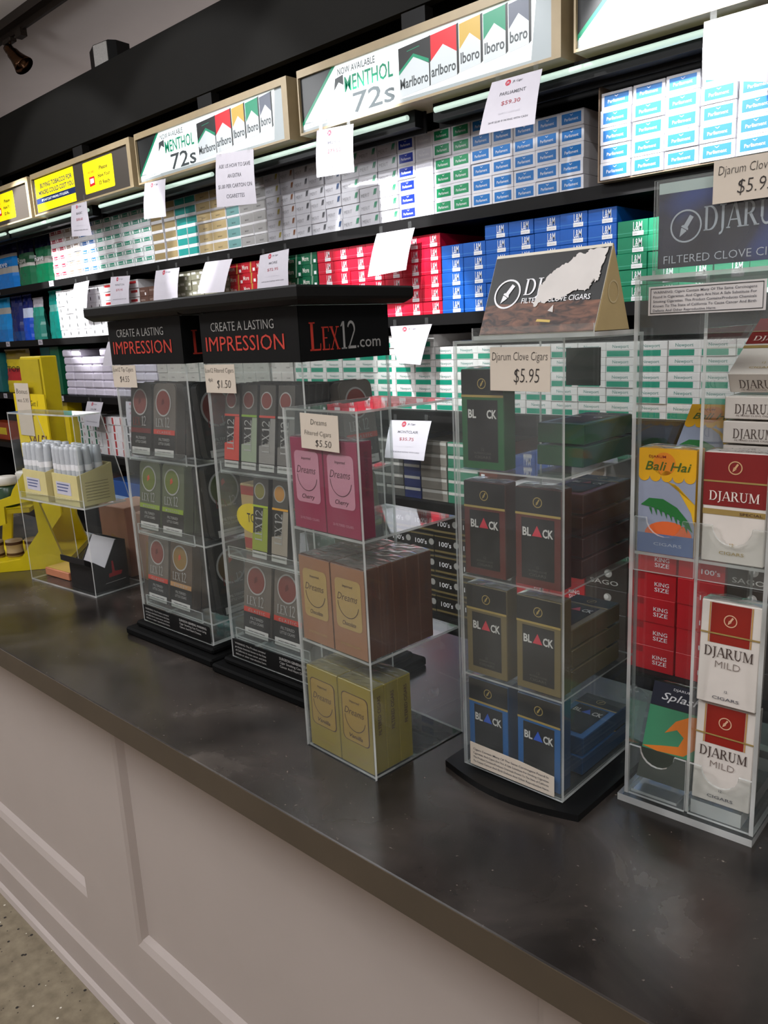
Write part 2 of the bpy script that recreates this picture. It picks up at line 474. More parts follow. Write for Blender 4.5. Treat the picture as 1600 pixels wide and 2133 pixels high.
mb = MB(); mb.box(-6.6, 1.4, 1.03, 1.07, 3.09, CEIL, TRK)
tag(mb.build('lighting_track'), 'second dark ceiling track over the counter aisle', 'light track')
for k, (p, tg, e, a) in enumerate(SPOTS):
    spot_head((p[0], p[1], 3.09), tg, 'bronze spot head on the unseen aisle track, ' + NTH[k] + ' from the far end')
t = thing('cove_fixture', 'long pale trough of an added uplight, unseen behind the dark header', 'ceiling light', (-3.4, 3.02, 2.45))
mb = MB(); mb.box(-3.55, 3.55, -.17, .17, 0, .02, WHITE); mb.box(-3.55, 3.55, -.17, -.16, .02, .07, WHITE); mb.box(-3.55, 3.55, .16, .279, .02, .07, WHITE); mb.build('trough', t)
# speaker on the header ledge
t = thing('shelf_speaker', 'small black loudspeaker standing on top of the dark header', 'speaker', (-4.03, 2.33, 2.7312), math.radians(8))
mb = MB(); mb.prism([(-.13, .0, 0), (-.03, -.05, 0), (.09, -.05, 0), (.115, -.02, 0), (.115, .06, 0), (-.13, .06, 0)], (0, 0, .145), BLACK); mb.build('cabinet', t)
mb = MB(); mb.box(-.026, .082, -.0545, -.0505, .006, .14, mat('speaker_mesh', (165, 162, 158), rough=.5, noise=.3, scale=400)); mb.build('grille', t)

# ------------------------------------------------------------------ the counter
CT = 0.8988; YC = 0.48; YCB = 1.0
PNL = mat('counter_panel_paint', (186, 174, 168), rough=0.55, noise=0.02, scale=6)
mb = MB(); wt = counter_material()
mb.box(-6.2, .9, YC, YCB, CT - .0365, CT, wt, .0015)
o = mb.build('worktop'); tag(o, 'long dark brown mottled laminate worktop of the shop counter', 'countertop')
EDGEM = mat('worktop_edge_band', (74, 63, 50), rough=0.5, noise=0.08, scale=14)
mb = MB(); mb.box(-6.2, .9, YC - .0012, YC - .0001, CT - .0362, CT - .0008, EDGEM); mb.build('edge_band', o)
t = thing('counter_cabinet', 'pale painted panelled front of the shop counter', 'counter', (0, 0, 0))
YP = .62
mb = MB(); mb.box(-6.2, .9, YP + .022, .98, 0.0, CT - .0366, PNL); mb.build('cabinet_body', t)
edges = [-6.2, -3.75, -3.53, -1.56, -1.345, .62, .83, .9]
mb = MB()
mb.box(-6.2, .9, YP + .006, YP + .0219, .10, .226, PNL)
mb.box(-6.2, .9, YP + .006, YP + .0219, .8, CT - .0368, PNL)
mb.build('rail', t)
for a, b in ((-3.75, -3.53), (-1.56, -1.345), (-.397, -.19)):
    mb = MB(); mb.box(a, b, YP + .006, YP + .0219, .226, .8, PNL); mb.build('stile', t)
for a, b in ((-6.2, -3.75), (-3.53, -1.56), (-1.345, -.397), (-.19, .9)):
    mb = MB()
    for (x, s) in ((a, 1), (b, -1)):
        mb.prism([(x, YP + .006, .226), (x + s * .008, YP + .010, .234), (x + s * .018, YP + .0225, .244), (x, YP + .0225, .244)], (0, 0, .56), PNL)
    mb.prism([(a, YP + .006, .226), (a, YP + .022, .226), (a, YP + .022, .250), (a, YP + .012, .240)], (b - a, 0, 0), PNL)
    mb.build('panel_moulding', t)
mb = MB(); mb.prism([(-6.2, YP + .0215, 0), (-6.2, YP - .006, 0), (-6.2, YP - .006, .085), (-6.2, YP + .002, .10), (-6.2, YP + .0215, .1)], (7.1, 0, 0), PNL); mb.build('baseboard', t)
mb = MB(); mb.prism([(-6.2, YP - .0062, 0), (-6.2, YP - .018, 0), (-6.2, YP - .014, .012), (-6.2, YP - .0062, .018)], (7.1, 0, 0), PNL); mb.build('shoe_moulding', t)

# ------------------------------------------------------------------ shelving
S = 2.35
Z1, Z2, Z3, Z4, Z5 = 1.805, 1.46, 1.105, .75, .28
sh = thing('shelving_unit', 'tall black wall shelving full of cartons behind the counter', 'shelving', (0, 0, 0))
mb = MB(); mb.box(-8.2, 1.2, 2.70, 2.73, 0, 2.699, VOID); mb.build('back_panel', sh)
for z in (Z1, Z2, Z3, Z4, Z5):
    mb = MB(); mb.box(-8.2, 1.2, S - .03, 2.6995, z - .035, z - .0005, VOID)
    mb.box(-8.2, 1.2, S - .034, S - .0305, z - .04, z - .002, mat('shelf_edge_rail', (17, 16, 16), rough=.5, spec=.2))
    mb.build('shelf', sh)
for x in (-6.9, .6):
    for k, z in enumerate((Z5, Z4, Z3, Z2, Z1)):
        top = (Z4, Z3, Z2, Z1, 2.12)[k] - .036
        mb = MB(); mb.box(x - .012, x + .012, S + .03, 2.6995, z, top, VOID); mb.build('divider', sh)
mb = MB(); mb.box(-8.2, 1.2, 2.34, 2.6995, 2.34, 2.36, VOID); mb.build('canopy', sh)
# strip lights under the light boxes
TUBE = mat('strip_tube', (214, 240, 225), emit=0.6, noise=0)
for k, x in enumerate((-5.75, -4.68, -3.55, -2.42, -1.30, -.18)):
    t = thing('strip_light', 'thin fluorescent strip light under the ' + NTH[k] + ' light box from the far end', 'strip light', (x, 2.235, 2.106), 0, 'strip lights above the top shelf')
    mb = MB(); mb.box(-.52, .52, -.012, .03, -.03, .024, BLACK); mb.build('housing', t)
    mb = MB(); mb.tube((-.5, -.026, .0), (.5, -.026, .0), .009, TUBE, 10); mb.build('tube', t)
    mb = MB(); mb.box(-.53, .53, .031, .039, -.045, .024, VOID); mb.build('mounting_rail', t)

# ------------------------------------------------------------------ light boxes
FRAME = mat('sign_frame_cream', (158, 140, 108), rough=.45, noise=.04)
def emat(name, c, e):
    return mat(name, c, rough=.4, emit=e, noise=0)
SW = emat('sign_white', (226, 236, 236), .8); SGREY = emat('sign_silver', (150, 158, 160), .22); SPALE = emat('sign_pack_white', (186, 192, 194), .32); SBLK = emat('sign_black', (22, 24, 24), .1)
SGRN = emat('sign_green', (0, 120, 86), .45); SRED = emat('sign_red', (190, 14, 28), .5); SGOLD = emat('sign_gold', (176, 144, 58), .4); SSLATE = emat('sign_slate', (78, 84, 98), .35)
STXT = emat('sign_text', (60, 66, 68), .1)
SDARK = emat('sign_dark', (66, 60, 54), .05)
SYEL = emat('sign_yellow', (240, 222, 10), .5)
SNAVY = emat('sign_navy', (24, 40, 84), .3)
GY = 2.15
STK = []
def light_box(x0, x1, z0, z1, label, art):
    t = thing('light_box_sign', label, 'sign', ((x0 + x1) / 2, GY, z0), 0, 'light boxes in a row above the shelves')
    w = x1 - x0; h = z1 - z0
    mb = MB(); b = .014
    mb.box(-w / 2, w / 2, .012, .15, 0, h, FRAME)
    mb.box(-w / 2, w / 2, 0, .012, h - .026, h, FRAME); mb.box(-w / 2, w / 2, 0, .012, 0, .008, FRAME)
    mb.box(-w / 2, -w / 2 + .006, 0, .012, .008, h - .026, FRAME); mb.box(w / 2 - b * 2.2, w / 2, 0, .012, .008, h - .026, FRAME)
    mb.build('housing', t)
    if True:
        mb = MB(); mb.box(-.05, .05, .02, .06, h + .0002, .2755, VOID); mb.build('hanger', t)
    x_l, x_r, zl, zh = -w / 2 + .006, w / 2 - b * 2.2, .008, h - .026
    fw, fh = x_r - x_l, zh - zl
    f = MB(); art(f, fw, fh)
    f.move(lambda p: Vector((p.x + x_l, p.y + .011, p.z + zl)))
    fo = f.build('face_panel', t)
    for nm, g in STK:
        g.move(lambda p: Vector((p.x + x_l, p.y + .011, p.z + zl))); g.build(nm, fo)
    STK.clear()
    return t
def art_menthol(f, w, h):
    f.box(0, w, 0, .0009, 0, h, SW)
    P = lambda u, v: (u * w, v * h)
    f.fp([P(0, 0), P(.30, 0), P(0, .2)], SGREY, -.0002)
    f.fp([P(.93, 0), P(1, 0), P(1, 1), P(.95, 1)], SGREY, -.0002)
    f.fp([P(0, 0), P(1, 0), P(1, .06), P(0, .1)], SGREY, -.00015)
    f.fp([P(0, .12), P(.175, 1), P(0, 1)], SGRN, -.0003); f.fp([P(0, .2), P(.158, 1), P(0, 1)], SBLK, -.0005)
    f.ft('NOW AVAILABLE', .185 * w, .82 * h, .12 * h, STXT, -.0006, w=.17 * w, thin=.008)
    f.fp([P(.165, .58), P(.172, .78), P(.21, .81), P(.21, .63), P(.188, .7)], STXT, -.0006)
    f.ft('MENTHOL', .215 * w, .50 * h, .27 * h, SGRN, -.0006, w=.215 * w, thin=.014)
    f.ft('72s', .25 * w, .10 * h, .35 * h, STXT, -.0006, w=.185 * w, thin=.012)
    f.fp([P(.005, .06), P(.16, .08), P(.16, .16), P(.005, .15)], SW, -.0006)
    f.ft('SURGEON GENERAL', .02 * w, .1 * h, .03 * h, STXT, -.0008, w=.12 * w)
    for (a, b, z0, z1, m) in ((.455, .575, .10, .92, SBLK), (.58, .68, .14, .95, SRED), (.69, .765, .2, .96, SGOLD), (.775, .85, .22, .97, SGRN), (.86, .925, .26, .98, SSLATE)):
        f.fp([P(a, z0), P(b, z0 + .04), P(b, z1), P(a, z1 - .03)], m, -.0006)
        mid = (a + b) / 2; g = STXT if m is not SBLK else SGRN
        f.fp([P(a, z0), P(b, z0 + .04), P(b, z0 + (z1 - z0) * .5), P(mid, z0 + (z1 - z0) * .72), P(a, z0 + (z1 - z0) * .46)], SPALE, -.0008)
        if m is SBLK:
            f.fp([P(a, z0 + .36), P(a, z0 + .42), P(mid, z0 + .64), P(b, z0 + .48), P(b, z0 + .42), P(mid, z0 + .585)], SGRN, -.0009)
            f.fp([P(.49, .8), P(.54, .82), P(.54, .83), P(.49, .81)], SGRN, -.0009)
        s = 'Marlboro' if a < .5 else ('arlboro' if a < .6 else ('lboro' if a < .8 else 'boro'))
        f.ft(s, (a + .004) * w, (z0 + .13) * h, .17 * h, STXT, -.0010, w=(b - a - .008) * w, thin=.02)
        f.fp([P(b, z0 + .04), P(b + .008, z0 + .07), P(b + .008, z1 + .01), P(b, z1)], SBLK, -.0007)
def art_id(f, x0, x1, z0, z1):
    f = MB(); STK.append(('sticker', f))
    r = .008; P = []
    for cx, cz, a in ((x1 - r, z1 - r, 0), (x0 + r, z1 - r, 90), (x0 + r, z0 + r, 180), (x1 - r, z0 + r, 270)):
        P += [(cx + r * math.cos(math.radians(a + t)), cz + r * math.sin(math.radians(a + t))) for t in (0, 30, 60, 90)]
    f.fp(P, SYEL, -.0006)
    w = x1 - x0; h = z1 - z0
    for k, s in enumerate(('Please', 'Have Your', 'ID Ready')):
        f.ft(s, x0 + .68 * w, z0 + (.64 - .23 * k) * h, .12 * h, SBLK, -.0009, align='C', w=(.27, .4, .36)[k] * w, thin=.02)
    f.fp([(x0 + .18 * w, z0 + .2 * h), (x0 + .36 * w, z0 + .22 * h), (x0 + .36 * w, z0 + .5 * h), (x0 + .18 * w, z0 + .5 * h)], SRED, -.0009)
    f.fp([(x0 + .21 * w, z0 + .28 * h), (x0 + .33 * w, z0 + .3 * h), (x0 + .33 * w, z0 + .44 * h), (x0 + .21 * w, z0 + .44 * h)], SW, -.0011)
    f.ft('WE CARD', x0 + .15 * w, z0 + .62 * h, .07 * h, SRED, -.0009, w=.22 * w)
def art_dark(f, w, h):
    f.box(0, w, 0, .0009, 0, h, SDARK)
    x0, x1 = .02 * w, .46 * w; g = f; f = MB(); STK.append(('sticker', f))
    f.fp([(x0, .06 * h), (x1, .06 * h), (x1, .98 * h), (x0, .98 * h)], SYEL, -.0006)
    f.fp([(x0, .28 * h), (x1, .28 * h), (x1, .44 * h), (x0, .44 * h)], SNAVY, -.0007)
    f.ft('BUYING TOBACCO FOR', x0 + .06 * w, .70 * h, .13 * h, SNAVY, -.0009, w=.36 * w, thin=.02)
    f.ft('MINORS COULD COST YOU.', x0 + .035 * w, .51 * h, .13 * h, SNAVY, -.0009, w=.40 * w, thin=.02)
    f.ft("IT'S NOT JUST WRONG. IT'S ILLEGAL.", x0 + .06 * w, .33 * h, .065 * h, SW, -.0009, w=.31 * w)
    art_id(f, .56 * w, .85 * w, .14 * h, .94 * h)
def art_dark_far(f, w, h):
    f.box(0, w, 0, .0009, 0, h, SDARK)
    art_id(f, .50 * w, .80 * w, .14 * h, .94 * h)
    art_id(f, .1 * w, .4 * w, .14 * h, .94 * h)
light_box(-6.86, -5.80, 2.13, 2.35, 'dark light box, farthest one of the row', art_dark_far)
light_box(-5.76, -4.72, 2.13, 2.35, 'dark light box with a yellow proof-of-age sticker at its near end', art_dark_far)
light_box(-4.68, -3.60, 2.13, 2.35, 'dark light box with one wide and one small yellow sticker', art_dark)
light_box(-3.555, -2.46, 2.13, 2.35, 'lit white carton advert, shown whole, farther of the two complete ones', art_menthol)
light_box(-2.40, -1.295, 2.13, 2.35, 'lit white carton advert with the largest five packs, nearer complete one', art_menthol)
light_box(-1.255, -.15, 2.13, 2.35, 'lit white advert cut off by the top of the picture', art_menthol)
light_box(-.11, .99, 2.13, 2.35, 'lit white advert beyond the edge of the picture', art_menthol)

# ------------------------------------------------------------------ cartons
CW, CH, CD = .0915, .0468, .27
def base_carton(m, w=CW, h=CH, d=CD, bev=.0012):
    mb = MB(); mb.box(-w / 2, w / 2, 0, d, 0, h, m, bev); return mb
def rect(mb, w, h, u0, u1, v0, v1, m, y=-.0003):
    mb.fq((u0 - .5) * w, (u1 - .5) * w, v0 * h, v1 * h, m, y)
def c_band(col, word):
    def f(w):
        mb = base_carton(WHITE, w); rect(mb, w, CH, .02, .98, .48, .9, C(col))
        mb.ft(word, 0, CH * .58, CH * .2, WHITE, -.0005, align='C', w=w * .4)
        for u in (.08, .78):
            rect(mb, w, CH, u, u + .14, .52, .86, C('#ffffff'), -.0004)
        return mb
    return f
def c_block(col, word, base=WHITE, tcol=None, strip=.3):
    def f(w):
        mb = base_carton(base, w); rect(mb, w, CH, .02, .985, strip, .97, C(col))
        if word:
            mb.ft(word, 0, CH * .42, CH * .14, tcol or INK, -.0005, align='C', w=w * .3)
        return mb
    return f
def c_merit(leaf):
    def f(w):
        mb = base_carton(C('#cdccd2', .35), w)
        mb.ft('MERIT', -.42 * w, CH * .3, CH * .3, C('#7d7b80'), -.0005, w=w * .46, thin=-.012)
        x, z = .24 * w, CH * .36
        for k in range(3):
            mb.fp([(x + k * .05 * w, z), (x + .04 * w + k * .05 * w, z + .05 * CH), (x + .13 * w + k * .045 * w, z + .5 * CH), (x + .06 * w + k * .05 * w, z + .42 * CH)], C(leaf), -.0005 - k * .0001)
        return mb
    return f
def c_badge(col):
    def f(w):
        mb = base_carton(C('#dcdbe0', .35), w); rect(mb, w, CH, .1, .9, .2, .84, C(col, .35))
        mb.ft('Parliament', 0, CH * .38, CH * .2, WHITE, -.0006, align='C', w=w * .56)
        mb.fp([(-.07 * w, .76 * CH), (0, .66 * CH), (.07 * w, .76 * CH), (.045 * w, .76 * CH), (0, .7 * CH), (-.045 * w, .76 * CH)], WHITE, -.0006)
        return mb
    return f
def c_lm(col, seam):
    def f(w):
        mb = base_carton(C(col, .4), w)
        rect(mb, w, CH, 0, 1, .22, .26, C(seam), -.0003)
        rect(mb, w, CH, .5, .86, .05, .32, WHITE, -.0005)
        mb.ft('L&M', .52 * w - .5 * w, CH * .36, CH * .56, WHITE, -.0005, w=w * .29)
        mb.ft('SPECIAL', .53 * w - .5 * w, CH * .12, CH * .1, SIL, -.0007, w=w * .3)
        return mb
    return f
def c_more(col, rib):
    def f(w):
        mb = base_carton(C(col, .35), w)
        mb.ft('More', -.46 * w, CH * .34, CH * .44, C('#e6e2da'), -.0005, w=w * .42)
        mb.fp([(.06 * w, 0), (.16 * w, 0), (.22 * w, CH), (.12 * w, CH)], C(rib), -.0005)
        rect(mb, w, CH, .78, .93, .12, .4, WHITE, -.0005)
        return mb
    return f
def c_squares(w):
    mb = base_carton(C('#8f8d78', .4), w)
    rect(mb, w, CH, .08, .42, .6, .84, C('#eceae2')); rect(mb, w, CH, .5, .66, .15, .45, C('#eceae2')); rect(mb, w, CH, .76, .98, .55, .8, C('#dcd9cf'))
    return mb
def c_brown(w):
    mb = base_carton(C('#5c4238', .4), w)
    mb.ft('WINSTON', -.4 * w, CH * .52, CH * .2, C('#b7a59c'), -.0005, w=w * .5); rect(mb, w, CH, .6, .74, .14, .42, WHITE)
    return mb
def c_redtop(w):
    mb = base_carton(WHITE, w); rect(mb, w, CH, .08, .8, .55, .82, C('#c22a2e')); rect(mb, w, CH, 0, 1, 0, .06, C('#5e4338'))
    return mb
def c_oval(w):
    mb = base_carton(C('#e4e2e4', .35), w); mb.disc(-.12 * w, CH * .5, CH * .26, INK, n=16, sx=.42)
    rect(mb, w, CH, .0, 1, .0, .03, C('#bdb9ba'))
    return mb
def c_plain(w):
    mb = base_carton(C('#cbc4d2', .5), w, bev=.0085)
    return mb
def c_newport(w):
    mb = base_carton(C('#dad7d4', .4), w)
    rect(mb, w, CH, .03, .80, .06, .44, C('#0f8a6e', .4))
    mb.ft('Newport', .22 * w - .5 * w, CH * .62, CH * .22, C('#5f8f86'), -.0005, w=w * .55)
    rect(mb, w, CH, 0, 1, .47, .5, C('#a7a39f'))
    return mb
def c_stripe(col):
    def f(w):
        mb = base_carton(C(col, .4), w); rect(mb, w, CH, .02, .98, .68, .92, C('#aaa8a2')); return mb
    return f
def c_square(w):
    mb = base_carton(C('#6d3a2e', .4), w); rect(mb, w, CH, .1, .3, .3, .7, WHITE); return mb
def c_mark(col, u):
    def f(w):
        mb = base_carton(C('#d5d2d4', .4), w); rect(mb, w, CH, u, u + .22, .08, .92, C(col))
        mb.ft('B', .1 * w, CH * .25, CH * .4, C('#8c3b3b'), -.0005); return mb
    return f
def c_black100(w):
    h = .083; mb = MB(); mb.box(-w / 2, w / 2, 0, CD, 0, h, C('#15120f', .35), .001)
    rect(mb, w, h, 0, 1, .14, .24, C('#6d5f3a')); rect(mb, w, h, 0, 1, .9, .97, C('#6d5f3a'))
    mb.ft("100's", -.3 * w, h * .45, h * .24, WHITE, -.0006, w=w * .5)
    mb.disc(.4 * w, h * .62, h * .16, C('#9a9994'), n=20)
    return mb
def c_redking(w):
    h = .083; mb = MB(); mb.box(-w / 2, w / 2, 0, CD, 0, h, C('#b71522', .35), .001)
    mb.ft('KING', .06 * w, h * .5, h * .17, WHITE, -.0006, w=w * .3); mb.ft('SIZE', .06 * w, h * .28, h * .17, WHITE, -.0006, w=w * .3)
    rect(mb, w, h, 0, .35, .7, .95, C('#8b1018'))
    return mb
def c_red100(w):
    h = .083; mb = MB(); mb.box(-w / 2, w / 2, 0, CD, 0, h, C('#c01a26', .35), .001)
    mb.ft("100's", .0, h * .3, h * .2, WHITE, -.0006, w=w * .4); return mb
def c_blueking(w):
    h = .083; mb = MB(); mb.box(-w / 2, w / 2, 0, CD, 0, h, C('#1474bd', .35), .001)
    mb.ft('KING', -.2 * w, h * .45, h * .17, WHITE, -.0006, w=w * .36); mb.ft('SIZE', -.2 * w, h * .22, h * .17, WHITE, -.0006, w=w * .36); return mb
def c_sago(w):
    h = .083; mb = MB(); mb.box(-w / 2, w / 2, 0, CD, 0, h, C('#352c28', .35), .001)
    mb.disc(.05 * w, h * .66, h * .17, C('#a8a39e'), n=20); mb.disc(.02 * w, h * .68, h * .1, C('#dad6d2'), -.0006, n=18)
    mb.ft('SAGO', -.4 * w, h * .18, h * .2, C('#b9b4ae'), -.0006, w=w * .7, thin=.008); return mb

def block(name, design, x0, x1, rows, z0, desc, where, y=S, skip=None, ch=CH, jit=.003, gap=.0012):
    """Cartons with their ends to the aisle: rows is one height for all columns or one per column."""
    n = len(rows); pitch = (x1 - x0) / n; w = pitch - gap
    src = None
    for c in range(n):
        for r in range(rows[c]):
            if skip and skip(c, r):
                continue
            lab = '%s, %s row up, %s column of %s' % (desc, ORD[r], NTH[c], where)
            loc = (x0 + (c + .5) * pitch, y + random.uniform(-jit, jit), z0 + r * (ch + .0004))
            if src is None:
                src = design(w).build(name); tag(src, lab, 'carton', 'cartons: ' + desc + ', ' + where); src.location = loc
            else:
                dup(src, lab, loc, group='cartons: ' + desc + ', ' + where)
# top shelf, from the far end
b = block
b('banded_carton', c_band('#a81834', 'Doral'), -4.96, -4.775, [6, 6], Z1, 'white carton with red band', 'the far end stack')
b('banded_carton', c_band('#8d7666', 'Doral'), -4.775, -4.585, [6, 6], Z1, 'white carton with brown band', 'the far end stack')
b('banded_carton', c_band('#145fa8', 'Doral'), -4.585, -4.40, [6, 6], Z1, 'white carton with blue band', 'the far end stack')
b('banded_carton', c_band('#2c8f74', 'Doral'), -4.40, -3.815, [6] * 6, Z1, 'white carton with green band', 'the far top-shelf stack')
b('tan_carton', c_block('#96825a', ''), -3.81, -3.705, [6], Z1, 'olive tan carton', 'the narrow stack after the green bands')
b('tan_carton', c_block('#9a8760', ''), -3.685, -3.585, [6], Z1, 'olive tan carton', 'the stack before the teal ones')
b('teal_carton', c_block('#1f8f88', ''), -3.58, -3.405, [6, 6], Z1, 'white-edged teal carton', 'the wide teal stack')
b('tan_carton', c_block('#bfa97c', 'BASIC', strip=.22), -3.40, -3.17, [6, 6], Z1, 'pale tan carton with small print', 'the tan stack')
b('teal_carton', c_block('#6f9c9a', 'BASIC', strip=.2), -3.168, -3.07, [6], Z1, 'dull teal carton', 'the stack beside the pale tan')
b('grey_carton', c_block('#a8a6a4', 'BASIC', strip=.2), -3.068, -2.875, [5, 6], Z1, 'silver grey carton', 'the stack beside dull teal')
b('leaf_print_carton', c_merit('#a99a3c'), -2.873, -2.777, [6], Z1, 'pale carton with yellow leaf', 'the top shelf')
b('leaf_print_carton', c_merit('#8a5a3c'), -2.775, -2.685, [6], Z1, 'pale carton with brown leaf', 'the top shelf')
b('leaf_print_carton', c_merit('#55565a'), -2.683, -2.50, [6, 6], Z1, 'pale carton with grey leaf', 'the top shelf')
b('leaf_print_carton', c_merit('#33507c'), -2.498, -2.405, [6], Z1, 'pale carton with blue leaf', 'the top shelf')
b('leaf_print_carton', c_merit('#2f8a66'), -2.403, -2.105, [6, 6, 6], Z1, 'pale carton with green leaf', 'the top shelf')
b('badged_carton', c_badge('#132f93'), -2.10, -2.016, [6], Z1, 'white carton with navy badge', 'the top shelf')
b('badged_carton', c_badge('#c9c8d0'), -2.014, -1.932, [6], Z1, 'white carton with pale badge', 'the top shelf')
b('badged_carton', c_badge('#188a58'), -1.930, -1.767, [6, 6], Z1, 'white carton with green badge', 'the top shelf')
b('badged_carton', c_badge('#1b70b8'), -1.765, -1.336, [6, 6, 5, 5, 5], Z1, 'white carton with blue badge', 'the shelf stack')
TY = 2.28
b('badged_carton', c_badge('#1b70b8'), -1.243, -.755, [5] * 5, Z1 + .004, 'white carton with blue badge', 'the cardboard tray', y=TY, gap=.004)
KRAFT = C('#8a7663', .8, noise=.08)
t = thing('cardboard_tray', 'open brown cardboard box holding blue-badged cartons on the top shelf', 'box', (-.999, TY + .004, Z1))
mb = MB(); mb.box(-.248, .248, 0, .34, 0, .0032, KRAFT); mb.build('bottom', t)
mb = MB(); mb.box(-.252, -.248, 0, .34, 0, .262, KRAFT); mb.build('side_wall', t)
mb = MB(); mb.box(.248, .252, 0, .34, 0, .262, KRAFT); mb.build('side_wall', t)
mb = MB(); mb.box(-.248, .248, .30, .304, .0033, .29, KRAFT); mb.build('rear_wall', t)
# second shelf
b('oval_print_carton', c_oval, -4.975, -4.385, [6] * 6, Z2, 'white carton with dark oval', 'the far middle-shelf stack')
b('red_patch_carton', c_redtop, -4.38, -4.0, [6] * 4, Z2, 'white carton with red patch', 'the middle shelf')
b('brown_carton', c_brown, -3.997, -3.815, [5, 5], Z2, 'dark brown carton with white square', 'the middle shelf')
b('grey_carton', c_squares, -3.812, -3.19, [6] * 6, Z2, 'taupe carton with white squares', 'the middle shelf')
b('red_carton', c_more('#b5202c', '#b98a3c'), -3.185, -2.77, [6] * 4, Z2, 'red carton with gold ribbon', 'the middle shelf')
b('green_carton', c_more('#0d5a3c', '#7f9482'), -2.765, -2.572, [6] * 2, Z2, 'dark green carton with pale ribbon', 'the middle shelf')
b('red_carton', c_lm('#c41230', '#d84a60'), -2.568, -1.908, [6] * 7, Z2, 'bright red carton', 'the middle shelf')
b('blue_carton', c_lm('#0f56ad', '#3f7fc4'), -1.906, -1.222, [5, 5, 6, 6, 6, 6, 6], Z2, 'bright blue carton', 'the middle shelf')
b('green_carton', c_lm('#0a7a55', '#3f9f80'), -1.220, -.63, [5] * 6, Z2, 'bright green carton', 'the middle shelf')
b('blue_carton', c_lm('#1d87b4', '#4fb0c8'), -.625, -.43, [5] * 2, Z2, 'turquoise blue carton', 'the near end of the middle shelf')
# third shelf
b('plain_carton', c_plain, -5.0, -4.40, [6, 6, 5, 5, 6], Z3, 'plain white soft carton', 'the unmarked stack', gap=.006)
b('plain_carton', c_plain, -4.398, -3.92, [6] * 4, Z3, 'plain white soft carton', 'the stack behind the far tower', gap=.002)
b('grey_carton', c_block('#b3aea8', 'CIGARS', base=C('#c9c5c0'), strip=.1), -3.9, -2.76, [6] * 12, Z3, 'pale grey carton', 'the lower middle shelf')
b('green_strip_carton', c_newport, -2.755, -1.955, [6] * 8, Z3, 'white and green carton', 'the higher stack')
b('green_strip_carton', c_newport, -1.953, -.75, [5] * 12, Z3, 'white and green carton', 'the lower stack')
b('green_strip_carton', c_newport, -.748, -.45, [6] * 3, Z3, 'white and green carton', 'the near end stack')
# fourth shelf
b('bar_print_carton', c_mark('#0d6a4a', .15), -4.9, -4.62, [5] * 3, Z4, 'white carton with green bar', 'the lower shelf')
b('bar_print_carton', c_mark('#b33a3a', .6), -4.615, -4.335, [5] * 3, Z4, 'white carton with red bar', 'the lower shelf')
b('bar_print_carton', c_mark('#41444c', .3), -4.33, -3.6, [5] * 8, Z4, 'white carton with grey bar', 'the lower shelf')
b('grey_carton', c_stripe('#545450'), -2.95, -2.135, [5] * 8, Z4, 'dark grey carton with silver stripe', 'the lower shelf')
b('blue_carton', c_stripe('#26305e'), -2.132, -2.045, [5], Z4, 'navy carton with silver stripe', 'the lower shelf')
b('grey_carton', c_stripe('#77726a'), -2.042, -1.91, [5], Z4, 'taupe carton with silver stripe', 'the lower shelf')
b('green_carton', c_stripe('#2f6a52'), -1.907, -1.76, [5], Z4, 'dull green carton with silver stripe', 'the lower shelf')
b('brown_carton', c_square, -1.757, -1.675, [5], Z4, 'rust brown carton with white square', 'the lower shelf')
b('red_carton', c_block('#b03040', '', strip=.12), -1.66, -1.49, [2, 2], Z4, 'red carton with pale edge', 'the low pile')
b('tan_carton', c_block('#b98f4a', '', strip=.12), -1.488, -1.405, [2], Z4, 'ochre carton with pale edge', 'the low pile')
b('green_carton', c_stripe('#27603c'), -1.08, -.62, [5] * 5, Z4, 'deep green carton with silver stripe', 'the lower shelf')
b('blue_carton', c_stripe('#3a4ea0'), -.6, -.4, [5] * 2, Z4, 'blue carton with silver stripe', 'the lower shelf')
# bottom shelf in sight
H8 = .083
b('black_carton', c_black100, -2.6, -1.62, [5] * 8, Z5, 'black carton with gold lines', 'the bottom shelf', ch=H8)
b('red_carton', c_redking, -1.60, -1.32, [5] * 2, Z5, 'tall red carton', 'the bottom shelf', ch=H8)
b('brown_carton', c_sago, -1.315, -1.165, [5], Z5, 'dark carton with silver ball', 'the bottom shelf', ch=H8)
b('red_carton', c_redking, -1.16, -1.0, [5], Z5, 'tall red carton with two-line print', 'the bottom shelf', ch=H8)
b('red_carton', c_red100, -.995, -.85, [5], Z5, 'tall red carton with single-line print', 'the bottom shelf', ch=H8)
b('brown_carton', c_sago, -.845, -.71, [5], Z5, 'dark carton with silver ball', 'the stack between two reds', ch=H8)
b('red_carton', c_redking, -.705, -.56, [5], Z5, 'tall red carton', 'the stack beside the blue', ch=H8)
b('blue_carton', c_blueking, -.555, -.42, [5], Z5, 'tall blue carton', 'the bottom shelf', ch=H8)
b('brown_carton', c_sago, -.415, -.3, [5], Z5, 'dark carton with silver ball', 'the near end', ch=H8)

